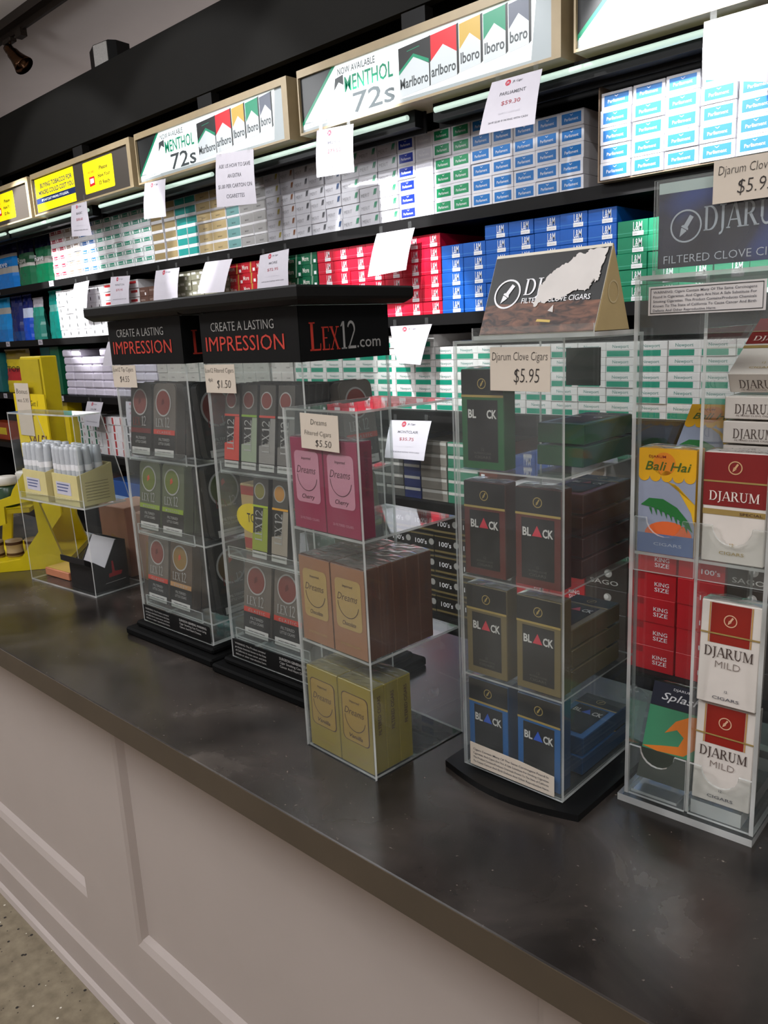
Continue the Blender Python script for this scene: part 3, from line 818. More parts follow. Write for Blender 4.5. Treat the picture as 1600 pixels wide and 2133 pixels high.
# ------------------------------------------------------------------ price papers
PAPER = C('#bfbac2', .45, noise=.02); PRICE = C('#9c4650', .6); GREYINK = C('#55535a', .6); REDDOT = C('#b0263c', .5); PALEINK = C('#c4c0c8', .6)
HOLD = acrylic('paper_sleeve', tint=(.98, .98, .98), haze=.02, refl=.8, rough=.08)
def paper(label, tl, tr, br, bl, yt, yb, lines, logo=True, up=0.0):
    """One hanging price paper; lines: (text, u of its middle, v of its foot, height, width, ink), as shares of the sheet."""
    A, B_, Cc, D_ = at(*tl, yt), at(*tr, yt), at(*br, yb), at(*bl, yb)
    n = (B_ - A).cross(D_ - A).normalized()
    if n.y > 0:
        n = -n
    P = lambda u, v, e=0.0: (D_ * (1 - u) + Cc * u) * (1 - v) + (A * (1 - u) + B_ * u) * v + n * (e + .004 * math.sin(math.pi * v))
    c = (A + B_) / 2
    t = thing('price_paper', label, 'price sign', c, 0, 'price papers hanging from the shelves')
    mb = MB(); N = 5
    V = [P(i / N, j / N, e) for e in (0.0, -.0006) for j in range(N + 1) for i in range(N + 1)]
    K = (N + 1) ** 2; F = []
    for e in (0, 1):
        for j in range(N):
            for i in range(N):
                q = (e * K + j * (N + 1) + i, e * K + j * (N + 1) + i + 1, e * K + (j + 1) * (N + 1) + i + 1, e * K + (j + 1) * (N + 1) + i)
                F.append(q if e == 0 else q[::-1])
    mb.add(V, F, PAPER, True)
    asp = (B_ - A).length / max((A - D_).length, 1e-6)
    fn = lambda p: P(p.x, p.y, .0005)
    if logo:
        cx, cv, r = .36, .90, .055
        mb.add([P(cx + r * math.cos(k * math.pi / 8), cv + r * asp * math.sin(k * math.pi / 8), .0004) for k in range(16)], [tuple(range(16))], REDDOT)
        mb.text('JR', (cx - .035, cv - .025, 0), (1, 0, 0), (0, 1, 0), .05, PAPER, w=.07, fn=lambda p: P(p.x, p.y, .0008))
        mb.text('JR Cigar', (.45, cv - .02, 0), (1, 0, 0), (0, 1, 0), .045, GREYINK, w=.2, fn=fn)
    for (s, u, v, h, w, ink) in lines:
        mb.text(s, (u, v, 0), (1, 0, 0), (0, 1, 0), h, ink, w=w, align='C', fn=fn)
    mb.v = [tuple(Vector(v) - c) for v in mb.v]
    mb.build('sheet', t)
    u_ = (B_ - A)
    for f in (.12, .88):
        mb = MB(); p = A + u_ * f - c
        mb.prism([p + Vector((-.008, -.0012, -.02)), p + Vector((.008, -.0012, -.02)), p + Vector((.008, -.0012, .004 + up)), p + Vector((-.008, -.0012, .004 + up))], (0, .0008, 0), HOLD)
        mb.build('clip', t)
    return t
def L(name, price, ink=PRICE, foot='SAVE $2.00 IF PAYING WITH CASH', nk=GREYINK):
    return [(name, .5, .66, .07, min(.5, .07 * len(name)), nk), (price, .5, .47, .08, .36, ink), ('LIMIT 5 CARTONS', .5, .30, .035, .4, PALEINK), (foot, .5, .16, .035, .72, nk)]
pale = lambda n, p: L(n, p, PALEINK, nk=PALEINK)
YS = 2.148
paper('white price paper with logo under the light box with wide yellow sticker', (149, 428), (180, 419), (192, 490), (150, 493), YS, YS - .03, L('BASIC', '$58.60'), up=.03)
paper('blank-looking bright price paper under the far corner of the smaller lit advert', (302, 382), (345, 372), (346, 451), (300, 457), YS, YS - .02, pale('BENSON', '$72.15'), up=.02)
paper('large printed notice about saving on cartons, under the smaller lit advert', (450, 322), (528, 310), (535, 424), (452, 432), YS, YS - .01,
      [('ASK US HOW TO SAVE', .5, .72, .075, .82, GREYINK), ('AN EXTRA', .5, .53, .075, .36, GREYINK), ('$1.00 PER CARTON ON', .5, .34, .075, .86, GREYINK), ('CIGARETTES', .5, .15, .075, .46, GREYINK)], logo=False, up=.02)
paper('white price paper in front of the leaf-print cartons on the top shelf', (660, 272), (736, 258), (738, 358), (660, 370), YS, YS - .02, L('MERIT', '$73.50'), up=.02)
paper('crisp price paper marked 59.30 under the near end of the larger lit advert', (1025, 172), (1130, 143), (1114, 258), (998, 281), YS, YS - .06, L('PARLIAMENT', '$59.30'), up=.02)
paper('spotlit glaring white paper above the cardboard tray of cartons', (1467, 46), (1640, -4), (1625, 172), (1463, 166), YS - .03, YS - .06, [], logo=False, up=.02)
YM = 2.31
paper('spotlit blank white paper tilted in front of the bright red cartons', (785, 487), (864, 474), (846, 562), (766, 577), YM - .01, YM - .06, [], logo=False, up=.02)
paper('price paper marked 72.95 between red and dark green ribbon cartons', (542, 532), (602, 518), (601, 595), (536, 602), YM, YM - .03, L('MORE', '$72.95'), up=.02)
paper('spotlit blank white paper just above the near tower top, beside ribbon cartons', (428, 546), (484, 539), (467, 608), (411, 612), YM, YM - .05, [], logo=False, up=.02)
paper('pale price paper in front of the taupe cartons with squares', (325, 564), (374, 557), (370, 621), (320, 626), YM, YM - .03, pale('MERIT', '$72.15'), up=.02)
paper('price paper above the far tower top, beside dark brown cartons', (231, 577), (271, 574), (269, 632), (231, 635), YM, YM - .02, L('WINSTON', '$70.95'), up=.02)
paper('spotlit blank white paper over the oval-marked cartons', (155, 591), (186, 584), (181, 640), (150, 644), YM, YM - .04, [], logo=False, up=.02)
paper('spotlit price paper with faint print beside the black lettered tower header', (813, 680), (900, 675), (876, 760), (828, 756), YM, YM - .06, [('SAVE $2.00 IF PAYING WITH CASH', .5, .2, .04, .6, PALEINK), ('$61.95', .5, .45, .07, .2, PALEINK)], up=.02)
paper('price paper at the near side of the plain white soft cartons', (225, 712), (252, 708), (250, 762), (214, 762), YM, YM - .03, pale('KENT', '$70.95'), up=.02)
paper('price paper marked 35.75 seen through the clear case of boxed cigars', (814, 875), (899, 877), (883, 960), (801, 953), YM, YM - .06, L('MONTCLAIR', '$35.75'), up=.02)
paper('price paper seen through the side of the clear rack with black packs', (1187, 885), (1289, 893), (1287, 965), (1180, 958), YM, YM - .03, L('KOOL', '$61.95'), up=.02)
paper('price paper on the lower shelf by green bar cartons', (182, 836), (215, 838), (206, 890), (175, 885), YM, YM - .03, L('SALEM', '$59.95'), up=.02)
paper('price paper on the lower shelf seen through the far black-topped tower', (262, 836), (287, 838), (292, 884), (266, 886), YM, YM - .03, L('PYRAMID', '$33.95'), up=.02)
for k, (px, py, z) in enumerate(((106, 583, Z1), (-5, 603, Z1), (15, 706, Z2), (82, 698, Z2), (8, 803, Z3), (124, 799, Z3))):
    p = at(px, py, 2.315)
    mb = MB(); mb.box(-.03, .03, 0, .0012, -.034, -.002, PAPER); mb.fq(-.02, .02, -.024, -.02, GREYINK); mb.fq(-.02, .008, -.016, -.012, GREYINK)
    o = mb.build('shelf_tag', None, (p.x, 2.3148, z))
    tag(o, ['small white shelf tag on the top shelf edge beside the banded cartons', 'small white shelf tag on the top shelf edge under the blue pouch', 'small white shelf tag on the middle shelf edge under the bright blue pouch', 'small white shelf tag on the middle shelf edge under the pale teal pouch',
            'small white shelf tag on the third shelf edge at the picture side', 'small white shelf tag on the third shelf edge beside the plain soft cartons'][k], 'shelf tag', 'shelf edge tags')

# ------------------------------------------------------------------ tobacco pouches
def pouch(label, px0, px1, py0, py1, z, bands, word=None, dep=.07, y=2.38, wcol=None, name='tobacco_pouch'):
    a = at(px0, py1, y); c = at(px1, py1, y); e = at((px0 + px1) / 2, py0, y)
    w = (c.x - a.x) * .98; h = min(e.z - z, .295)
    t = thing(name, label, 'pouch', ((a.x + c.x) / 2, y + dep / 2, z), 0, 'tobacco pouches')
    mb = MB(); NX, NZ = 8, 14; V = []
    sgn = (-1, 1); rnd = random.Random(label)
    for s in sgn:
        for j in range(NZ + 1):
            v = j / NZ
            th = dep / 2 * (min(1, (1 - v) / .75) ** .6)
            for i in range(NX + 1):
                u = i / NX
                q = max(0, 1 - (2 * u - 1) ** 4) ** .5
                V.append(((u - .5) * w * (1 - .06 * math.sin(math.pi * v)), s * (th * q + .001) + rnd.uniform(-.003, .003), v * h))
    K = (NX + 1) * (NZ + 1)
    for s in (0, 1):
        for j in range(NZ):
            v = (j + .5) / NZ
            m = next(b_[1] for b_ in bands if v <= b_[0])
            for i in range(NX):
                q = [s * K + j * (NX + 1) + i, s * K + j * (NX + 1) + i + 1, s * K + (j + 1) * (NX + 1) + i + 1, s * K + (j + 1) * (NX + 1) + i]
                mb.add([V[k] for k in q], [(0, 1, 2, 3) if s == 0 else (3, 2, 1, 0)], m, True)
    mb.build('bag', t)
    if word:
        f = MB(); f.ft(word, 0, .0, h * .13, wcol or WHITE, 0, align='C', w=w * .5)
        f.move(lambda p: Vector((p.x, -dep / 2 * .97 - .006, p.z + h * .5))); f.build('label_print', t)
    mb = MB(); mb.box(-w / 2 * .99, w / 2 * .99, -.0025, .0025, h * .985, h * 1.02, bands[-1][1]); mb.build('top_seal', t)
    return t
def F_(hx):
    return C(hx, .22)
NV = F_('#14143c')
pouch('bright blue tobacco pouch with silver label at the far end of the top shelf', -12, 36, 506, 600, Z1, [(.38, F_('#0a86e6')), (.5, SIL), (.68, F_('#1584d8')), (.76, SIL), (1, NV)], 'Rave')
pouch('dark green tobacco pouch beside the bright blue one on the top shelf', 37, 70, 494, 592, Z1, [(.42, F_('#0d6a44')), (.52, SIL), (.74, F_('#2c5b3e')), (1, NV)], 'Rave', wcol=SIL)
pouch('green tobacco pouch touching the stack of banded cartons', 71, 108, 490, 586, Z1, [(.46, F_('#0a9a66')), (.55, SIL), (.76, F_('#2f7a55')), (1, NV)], 'Rave')
pouch('crumpled sky blue tobacco pouch at the far end of the middle shelf', -16, 22, 617, 702, Z2, [(.3, F_('#0f86de')), (.62, F_('#1c9aec')), (.75, SIL), (1, F_('#0f9ad8'))])
pouch('navy tobacco pouch on the middle shelf', 23, 46, 615, 699, Z2, [(.2, F_('#0d3f80')), (1, F_('#0a1f66'))])
pouch('royal blue tobacco pouch with white patch on the middle shelf', 47, 66, 612, 696, Z2, [(.5, F_('#0f52d0')), (.68, C('#c8d2ea')), (1, F_('#12206a'))])
pouch('sea green tobacco pouch with white tag on the middle shelf', 67, 88, 620, 694, Z2, [(.55, F_('#2a8f80')), (.8, F_('#2ea08c')), (1, PAPER)])
pouch('turquoise tobacco pouch touching the oval-marked cartons', 101, 128, 602, 692, Z2, [(.6, F_('#14b3a4')), (.74, F_('#7cc9c0')), (1, F_('#14a89c'))])
YEL = C('#e8cc12', .35); REDP = C('#c8202a', .3)
pouch('yellow and red tobacco bag lettered in black on the third shelf', 10, 62, 718, 806, Z3, [(.25, YEL), (.58, REDP), (.8, YEL), (1, F_('#8a7420'))], 'TOP', wcol=INK)
def plain_box(name, label, x0, x1, y0, y1, z0, z1, m, cat='box', deco=None, rz=0.0, group=None):
    mb = MB(); mb.box(-(x1 - x0) / 2, (x1 - x0) / 2, 0, y1 - y0, 0, z1 - z0, m, .0015)
    if deco:
        deco(mb, x1 - x0, z1 - z0)
    o = mb.build(name, None, ((x0 + x1) / 2, y0, z0), rz); return tag(o, label, cat, group)
def boxpx(name, label, px0, px1, py0, py1, y, z, m, d=.12, deco=None):
    a = at(px0, py1, y); c = at(px1, py1, y); e = at((px0 + px1) / 2, py0, y)
    return plain_box(name, label, a.x, c.x, y, y + d, z, min(e.z, z + .305), m, deco=deco)
boxpx('tobacco_box', 'teal box at the far end of the third shelf', -20, 6, 735, 808, 2.37, Z3, C('#1b6f74'), .2)
boxpx('tobacco_box', 'dark red box behind the yellow bag on the third shelf', 64, 92, 726, 803, 2.50, Z3, C('#6b1d24'), .15)
boxpx('tobacco_box', 'blue-green box beside the dark red one on the third shelf', 93, 112, 723, 801, 2.46, Z3, C('#2a8a8c'), .15)
boxpx('tobacco_box', 'tall dark green box beside the plain white soft cartons', 113, 131, 716, 803, 2.37, Z3, C('#0d5a3c'), .2,
      lambda mb, w, h: (mb.fq(-w * .4, -w * .1, .05 * h, .5 * h, C('#22266a')), mb.fq(-w * .05, w * .2, .1 * h, .45 * h, YEL)))
boxpx('tobacco_box', 'small yellow carton on the lower shelf behind the yellow rack', 122, 145, 820, 885, 2.37, Z4, YEL, .1)
boxpx('tobacco_box', 'red and yellow box at the far end of the lower shelf', -10, 24, 880, 940, 2.37, Z4, C('#a8401c'), .1, lambda mb, w, h: mb.fq(-w * .4, w * .4, .3 * h, .7 * h, YEL))
boxpx('tobacco_box', 'blue box on the bottom shelf behind the clear two-tier display', 232, 300, 990, 1060, 2.38, Z5, C('#1c4f9c'), .2, lambda mb, w, h: mb.fq(-w * .45, w * .45, .55 * h, .7 * h, C('#9fb6d8')))
boxpx('tobacco_box', 'dark red box on the bottom shelf beside the blue one', 205, 230, 965, 1060, 2.40, Z5, C('#5f1a1a'), .2)
def deco_k(mb, w, h):
    m = C('#8f7c68')
    mb.fp([(-w * .1, h * .02), (w * .1, h * .02), (w * .1, h * .3), (-w * .02, h * .42), (w * .45, h * .68), (w * .45, h * .86), (-w * .25, h * .5), (-w * .25, h * .38)], m)
boxpx('carton_case', 'white cardboard case with a tan chevron on the lower shelf', 1190, 1262, 935, 1040, 2.355, Z4, C('#cfc7c4'), .25, deco_k)

# ------------------------------------------------------------------ packs and emblems
GOLD = C('#a98f4a', .35); STEEL = C('#9a948c', .3)
def emblem(mb, x, z, r, m, y=-.0008, ring=.16):
    mb.ring(x, z, r * (1 - ring), r, m, y)
    a = math.radians(-32); c, s = math.cos(a), math.sin(a)
    R = lambda p: (x + r * (p[0] * c - p[1] * s), z + r * (p[0] * s + p[1] * c))
    mb.fp([R(p) for p in ((-.14, -.1), (.14, -.1), (.14, .68), (-.14, .68))], m, y)
    mb.fp([R(p) for p in ((-.26, -.16), (.26, -.16), (.2, -.02), (-.2, -.02))], m, y - .0001)
    mb.fp([R(p) for p in ((-.2, -.24), (0, -.74), (.2, -.24), (.16, -.2), (-.16, -.2))], m, y)
def crinkle(w, d, z, seed, parent, name='cellophane_fold', m=None):
    rnd = random.Random(seed); mb = MB(); NX, NY = 7, 4
    V = [((i / NX - .5) * w * .98, (.01 + .98 * j / NY) * d, z + .0006 + (rnd.uniform(0, .0022) if 0 < i < NX else 0)) for j in range(NY + 1) for i in range(NX + 1)]
    mb.add(V, [(j * (NX + 1) + i, j * (NX + 1) + i + 1, (j + 1) * (NX + 1) + i + 1, (j + 1) * (NX + 1) + i) for j in range(NY) for i in range(NX)], m or FOIL)
    return mb.build(name, parent)
FOIL = acrylic('crinkled_film', tint=(.85, .85, .86), haze=.14, refl=2.2, rough=.12)

# ------------------------------------------------------------------ clear case with three levels of boxed cigars
dx, dy, drz = -.7262, .5944, math.radians(-3.16)
DW, DD, DH, DT = .128, .155, .43, .003
case = thing('acrylic_display_case', 'tall clear case holding pink, brown and gold cigar boxes on three levels', 'display case', (dx, dy, CT), drz)
for nm, a in (('front_panel', (0, DW, 0, DT, 0, DH)), ('side_panel', (0, DT, DT, DD, 0, DH)), ('side_panel', (DW - DT, DW, DT, DD, 0, DH)),
              ('top_panel', (DT, DW - DT, DT, DD, DH - DT, DH)), ('base_panel', (DT, DW - DT, DT, DD, 0, DT)), ('shelf_panel', (DT, DW - DT, DT, DD, .1425, .1455)), ('shelf_panel', (DT, DW - DT, DT, DD, .285, .288))):
    MB().panel(*a).build(nm, case)
def place(lx, ly, lz, root=(dx, dy, drz)):
    c, s = math.cos(root[2]), math.sin(root[2])
    return (root[0] + lx * c - ly * s, root[1] + lx * s + ly * c, CT + lz)
DPW, DPH, DPD = .0585, .108, .0212
def dream_pack(body, side, lab, line, flavour, edge=False):
    t = thing('cigar_box', 'x', 'cigar box')
    mb = MB(); w, h, d = DPW, DPH, DPD
    mb.box(-w / 2, w / 2, 0, d, 0, h, side, .0008); mb.fq(-w * .49, w * .49, h * .006, h * .994, body)
    r = .006; P = []; x0, x1, z0, z1 = -w * .38, w * .38, h * .30, h * .86
    for cx, cz, a in ((x1 - r, z1 - r, 0), (x0 + r, z1 - r, 90), (x0 + r, z0 + r, 180), (x1 - r, z0 + r, 270)):
        P += [(cx + r * math.cos(math.radians(a + q)), cz + r * math.sin(math.radians(a + q))) for q in (0, 30, 60, 90)]
    if edge:
        mb.fp([(p[0] * 1.06, (p[1] - h * .58) * 1.03 + h * .58) for p in P], line, -.0005)
    mb.fp(P, lab, -.0007)
    mb.ft('Imported', 0, h * .77, h * .03, line, -.001, align='C', w=w * .3, shear=.2)
    mb.ft('Dreams', -w * .02, h * .62, h * .085, line, -.001, align='C', w=w * .6, shear=.35, thin=-.008)
    V = []; n = 14
    for k in range(n + 1):
        a = math.radians(180 + 170 * k / n)
        for rr in (.30, .315):
            V.append((w * rr * math.cos(a), -.001, h * .60 + h * .165 * math.sin(a) * (rr / .3)))
    mb.add(V, [(2 * k, 2 * k + 1, 2 * k + 3, 2 * k + 2) for k in range(n)], line)
    mb.ft(flavour, 0, h * .345, h * .05, line, -.001, align='C', w=w * .4, shear=.3)
    mb.ft('20 FILTERED CIGARS', 0, h * .11, h * .028, lab, -.001, align='C', w=w * .6)
    mb.text('FILTERED CIGARS', (w / 2 + .0006, d * .65, h * .45), (0, 0, 1), (0, -1, 0), d * .25, line, w=h * .45)
    mb.build('carton_body', t)
    crinkle(w, d, h, flavour, t)
    return t
DKB = C('#4a2c24', .5)
stk = [('Cherry', dream_pack(C('#961f49', .3), C('#7a1538', .3), C('#c9879a', .4), C('#5c1c34'), 'Cherry'), 1, .288, 'pink', 'top level'),
       ('Chocolate', dream_pack(C('#9a6a4c', .35), C('#5a3320', .35), C('#b09258', .4), DKB, 'Chocolate'), 5, .1455, 'brown', 'middle level'),
       ('Vanilla', dream_pack(C('#94802c', .35), C('#8a7a2e', .35), C('#a5853a', .4), DKB, 'Vanilla', True), 3, .003, 'gold', 'bottom level')]
for fl, src, deep, z, colr, lev in stk:
    for c in (0, 1):
        for r in range(deep):
            lab = '%s cigar box, %s of the clear case, %s, %s' % (colr, lev, ['far side', 'near side'][c], ['at the front', 'second from the front', 'third from the front', 'fourth from the front', 'at the rear'][r])
            loc = place(DT + .0018 + DPW * .5 + c * (DPW + .0012), DT + .0012 + r * (DPD + .0004), z + .0002)
            if c == 0 and r == 0:
                src['label'] = lab; src.location = loc; src.rotation_euler.z = drz; src['group'] = colr + ' cigar boxes in the clear case'
            else:
                dup(src, lab, loc, drz, colr + ' cigar boxes in the clear case')

# ------------------------------------------------------------------ handwritten cards
CARD = C('#cfc2b2', .7, noise=.02); PEN = C('#2a2422', .7)
def card(label, loc, w, h, lines, rz=0.0, face='front', tilt=0.0):
    mb = MB(); mb.box(-w / 2, w / 2, 0, .0006, -h / 2, h / 2, CARD)
    for (s, x, z, hh, ww) in lines:
        mb.ft(s, x * w, z * h, hh * h, PEN, -.0004, w=ww * w, align='C', thin=-.014, shear=.12)
    o = mb.build('price_card', None, loc, rz); o.rotation_euler.y = tilt
    return tag(o, label, 'price card', 'handwritten price cards')
card('handwritten card marked 5.50 on the case of pink and brown boxes', place(.067, -.0012, .405), .066, .040, [('Dreams', .0, .2, .16, .42), ('Filtered Cigars', -.04, -.1, .14, .7), ('$5.50', .1, -.4, .2, .42)], drz, tilt=math.radians(1))

# ------------------------------------------------------------------ black-pack rack
RX0, RY0, RWID, RDEP = -.5325, .671, .1315, .165
rack = thing('revolving_cigar_rack', 'clear four-level cigar rack on a black base with leaning sign on top', 'display rack', (RX0, RY0, CT), 0)
mb = MB(); n = 14
P = [(-.024 + .178 * k / n, -.006 - .018 * math.sin(math.pi * k / n), 0) for k in range(n + 1)]
P += [(.155, .09, 0)] + [(.154 - .178 * k / n, .17 + .016 * math.sin(math.pi * k / n), 0) for k in range(n + 1)]
mb.prism(P, (0, 0, .008), BLACK); mb.build('base', rack)
T = .003; RZ0 = .0105
for nm, a in (('front_panel', (0, RWID, 0, T, RZ0, .497)), ('side_panel', (0, T, T, RDEP, RZ0, .497)), ('side_panel', (RWID - T, RWID, T, RDEP, RZ0, .497)), ('rear_panel', (T, RWID - T, RDEP - T, RDEP, RZ0, .494)),
              ('top_panel', (T, RWID - T, T, RDEP, .494, .497))):
    MB().panel(*a).build(nm, rack)
mb = MB(); mb.box(.01, RWID - .01, .01, RDEP - .01, .0081, .0105, BLACK); mb.build('turntable', rack)
LEV = [.0135, .126, .2435, .3625]
for z in LEV:
    MB().panel(T, RWID - T, T, RDEP - T, z - .0025, z - .0005).build('shelf_panel', rack)
KPW, KPH, KPD = .0545, .105, .0205
def black_pack(edge, tri, side, name='cigar_pack'):
    t = thing(name, 'x', 'cigar pack')
    mb = MB(); w, h, d = KPW, KPH, KPD
    mb.box(-w / 2, w / 2, 0, d, 0, h, side, .0008)
    mb.fq(-w * .49, w * .49, h * .005, h * .735, edge); mb.fq(-w * .36, w * .36, h * .08, h * .70, BLACK, -.0006)
    mb.fq(-w * .49, w * .49, h * .745, h * .995, BLACK, -.0004)
    mb.fq(-w * .495, w * .495, h * .725, h * .748, GOLD, -.0008)
    emblem(mb, 0, h * .86, h * .052, GOLD)
    L_ = C('#d3cfca', .5)
    mb.ft('BL', -w * .33, h * .52, h * .085, L_, -.001, w=w * .19, thin=.03); mb.ft('CK', w * .11, h * .52, h * .085, L_, -.001, w=w * .23, thin=.03)
    if tri:
        mb.fp([(-w * .12, h * .52), (w * .10, h * .52), (-w * .01, h * .63)], tri, -.001)
    dim = C('#4a4640', .6)
    mb.ft('12', 0, h * .19, h * .03, dim, -.001, align='C'); mb.ft('CIGARS', 0, h * .11, h * .03, dim, -.001, align='C', w=w * .38); mb.ft('FILTERED CLOVE', 0, h * .155, h * .02, dim, -.001, align='C', w=w * .4)
    mb.build('carton_body', t)
    crinkle(w, d, h, str(edge.name), t)
    return t
RT = C('#d0203c', .4)
srcs = {'blue': black_pack(C('#0d5c9c', .3), C('#1c56c8', .4), C('#0f3a60', .3)), 'gold': black_pack(C('#6f5f38', .3), RT, C('#5a4c2c', .3)),
        'red': black_pack(C('#5a1a14', .3), RT, C('#3c1611', .3)), 'green': black_pack(C('#0b5a2a', .3), None, C('#0b4a24', .3))}
used = set()
def put_pack(kind, label, loc, rot=None):
    src = srcs[kind]; g = 'black cigar packs with %s edges' % kind
    if kind not in used:
        used.add(kind); src.location = loc; src['label'] = label; src['group'] = g
        if rot:
            src.rotation_euler = rot
        return src
    return dup(src, label, loc, rot or 0.0, g)
for kind, lv in (('blue', 0), ('gold', 1), ('red', 2), ('green', 3)):
    for c in (0, 1):
        if kind == 'green' and c == 1:
            continue
        put_pack(kind, 'upright black cigar pack with %s edges, %s column of the clear rack' % (kind, ['first', 'second'][c]), (RX0 + [.0220, .0890][c] + .0085, RY0 + .008, CT + LEV[lv]))
flat = {'green': (2, 3, .0), 'red': (4, 2, .0), 'gold': (3, 1, -.02), 'blue': (2, 0, .004)}
for kind, (n, lv, oy) in flat.items():
    for k in range(n):
        put_pack(kind, 'black cigar pack with %s edges lying flat, %s of its pile in the rack' % (kind, ORD[k]), (RX0 + .0985, RY0 + .048 + oy + .001 * (k % 2), CT + LEV[lv] + (k + 1) * (KPD + .0028)), (math.radians(-90), 0, 0))
# small things taped to the rack
mb = MB(); w = .112
mb.prism([(-w / 2, 0, 0), (w / 2, 0, 0), (w / 2, 0, .024), (w * .1, 0, .027), (-w / 2, 0, .028)], (0, .0005, 0), CARD)
for k, s in enumerate(('Cigars Contain Many Of The Same Carcinogens Found In', 'Cigarettes And Cigars Are Not A Safe Substitute For Smoking Cigarettes', 'This Product Contains/Produces Chemicals Known To The State of California', 'To Cause Cancer And Birth Defects And Other Reproductive Harm')):
    mb.ft(s, -w * .46, .0195 - k * .005, .0026, GREYINK, -.0004, w=w * .9)
o = mb.build('warning_label', None, (RX0 + .066, RY0 - .001, CT + .014)); tag(o, 'torn paper warning label at the foot of the black-pack rack', 'label')
card('handwritten price card marked 5.95 on the black-pack rack', (RX0 + .083, RY0 - .0012, CT + .468), .070, .043, [('Djarum Clove Cigars', 0, .2, .2, .92), ('$5.95', .12, -.3, .34, .42)], tilt=math.radians(.5))
p0 = at(1182, 802, .833); p1 = at(1253, 723, .833)
mb = MB(); mb.box(p0.x, p1.x, .8295, .8320, p0.z, p1.z, C('#3f403c', .5)); o = mb.build('security_sticker')
tag(o, 'dark grey square sticker near the top of the clear rack', 'sticker')
# leaning sign
TOB = mat('tobacco_print', (84, 54, 38), rough=.5, noise=0)
nt = TOB.node_tree; bs = nt.nodes['Principled BSDF']; tc = nt.nodes.new('ShaderNodeTexCoord')
vn = nt.nodes.new('ShaderNodeTexNoise'); vn.inputs['Scale'].default_value = 110; vn.inputs['Detail'].default_value = 5; vn.inputs['Distortion'].default_value = 1.2
mp = nt.nodes.new('ShaderNodeMapping'); mp.inputs['Scale'].default_value = (.5, 1, 1.4)
cr = nt.nodes.new('ShaderNodeValToRGB'); cr.color_ramp.elements[0].position = .35; cr.color_ramp.elements[0].color = rgb((40, 24, 20)); cr.color_ramp.elements[1].position = .68; cr.color_ramp.elements[1].color = rgb((128, 84, 62))
nt.links.new(tc.outputs['Object'], mp.inputs[0]); nt.links.new(mp.outputs[0], vn.inputs[0]); nt.links.new(vn.outputs['Fac'], cr.inputs[0]); nt.links.new(cr.outputs[0], bs.inputs['Base Color'])
KRAFT2 = C('#b9a272', .6)
tray = thing('sign_tray', 'shallow clear tray on the black-pack rack under the leaning sign', 'tray', (-.434, .672, CT + .4972), 0)
MB().panel(-.068, .068, -.006, .072, 0, .004).build('tray_bottom', tray)
MB().panel(-.068, .068, -.0085, -.0062, 0, .012).build('tray_lip', tray)
sg = thing('leaning_sign', 'brown and black triangular sign with a torn white patch, on the black-pack rack', 'sign', (-.4345, .672, CT + .5014), 0)
AW, AH, AY = .129, .078, .034
mb = MB(); hw = AW / 2
mb.prism([(-hw, 0, 0), (-hw, .001, 0), (-hw, AY + .0008, AH), (-hw, AY, AH)], (AW, 0, 0), KRAFT2, C('#d8d0be'))
mb.prism([(-hw, AY * 2 - .001, 0), (-hw, AY * 2, 0), (-hw, AY + .0006, AH), (-hw, AY - .0002, AH)], (AW, 0, 0), KRAFT2)
mb.build('folded_card', sg)
mb = MB(); mb.prism([(hw - .0008, .002, .0005), (hw - .0008, 2 * AY - .002, .0005), (hw - .0008, AY, AH * .97)], (.0012, 0, 0), KRAFT2); mb.build('end_flap', sg)
f = MB(); ln = math.hypot(AY, AH)
sl = lambda p: Vector((p.x, p.z / ln * AY + p.y * AH / ln, p.z / ln * AH - p.y * -AY / ln if False else p.z / ln * AH + (-p.y) * AY / ln))
f.fq(-hw + .0005, hw - .0005, .0006, ln * .965, DARK, -.0004)
f.fq(-hw + .0005, hw - .0005, .0006, ln * .36, TOB, -.0007)
rr = random.Random(3)
P = [(-hw + .0005, ln * .34)] + [(-hw + .0005 + AW * k / 9 - .0001 * (k == 9), ln * (.38 + rr.uniform(-.04, .04))) for k in range(10)] + [(hw - .0006, ln * .34)]
f.fp(P, TOB, -.00075)
f.fq(-hw + .0005, hw - .0005, ln * .965, ln, C('#d8d0be'), -.0005)
emblem(f, -hw + .024, ln * .50, .0155, WHITE, -.0011, .12)
f.ft('DJ', -hw + .043, ln * .47, ln * .2, WHITE, -.0011, w=.02, font='serif'); f.ft('M', hw - .03, ln * .50, ln * .15, WHITE, -.0011, w=.014, font='serif')
f.ft('FILTERED CLOVE CIGARS', -hw + .043, ln * .37, ln * .065, WHITE, -.0013, w=.075, thin=.01)
f.fp([(.0, .012), (.016, .0105), (.016, .013), (.001, .0145)], C('#c8a94a'), -.001)
# torn patch
base = [((u_ - .5) * AW, v_) for u_, v_ in ((.44, .36), (.47, .46), (.46, .55), (.50, .62), (.52, .68), (.58, .76), (.64, .80), (.70, .86), (.74, .92), (.80, .90), (.83, .955), (.975, .955), (.965, .80), (.95, .72), (.955, .62), (.93, .56), (.91, .60), (.89, .50), (.86, .46), (.80, .50), (.72, .44), (.66, .38), (.60, .41), (.55, .36), (.50, .38), (.47, .31))]
P = []
for k, (x, v) in enumerate(base):
    x2, v2 = base[(k + 1) % len(base)]
    for q in range(5):
        f_ = q / 5; j_ = .0011 if q else 0
        P.append((x + (x2 - x) * f_ + rr.uniform(-j_, j_), (v + (v2 - v) * f_) * ln + rr.uniform(-j_, j_)))
f.fp(P, C('#d5cfca', .8), -.0014)
f.fp([(.011, .26 * ln), (.016, .33 * ln), (.017, .24 * ln)], C('#d5cfca', .8), -.0014)
f.move(sl); f.build('printed_face', sg)
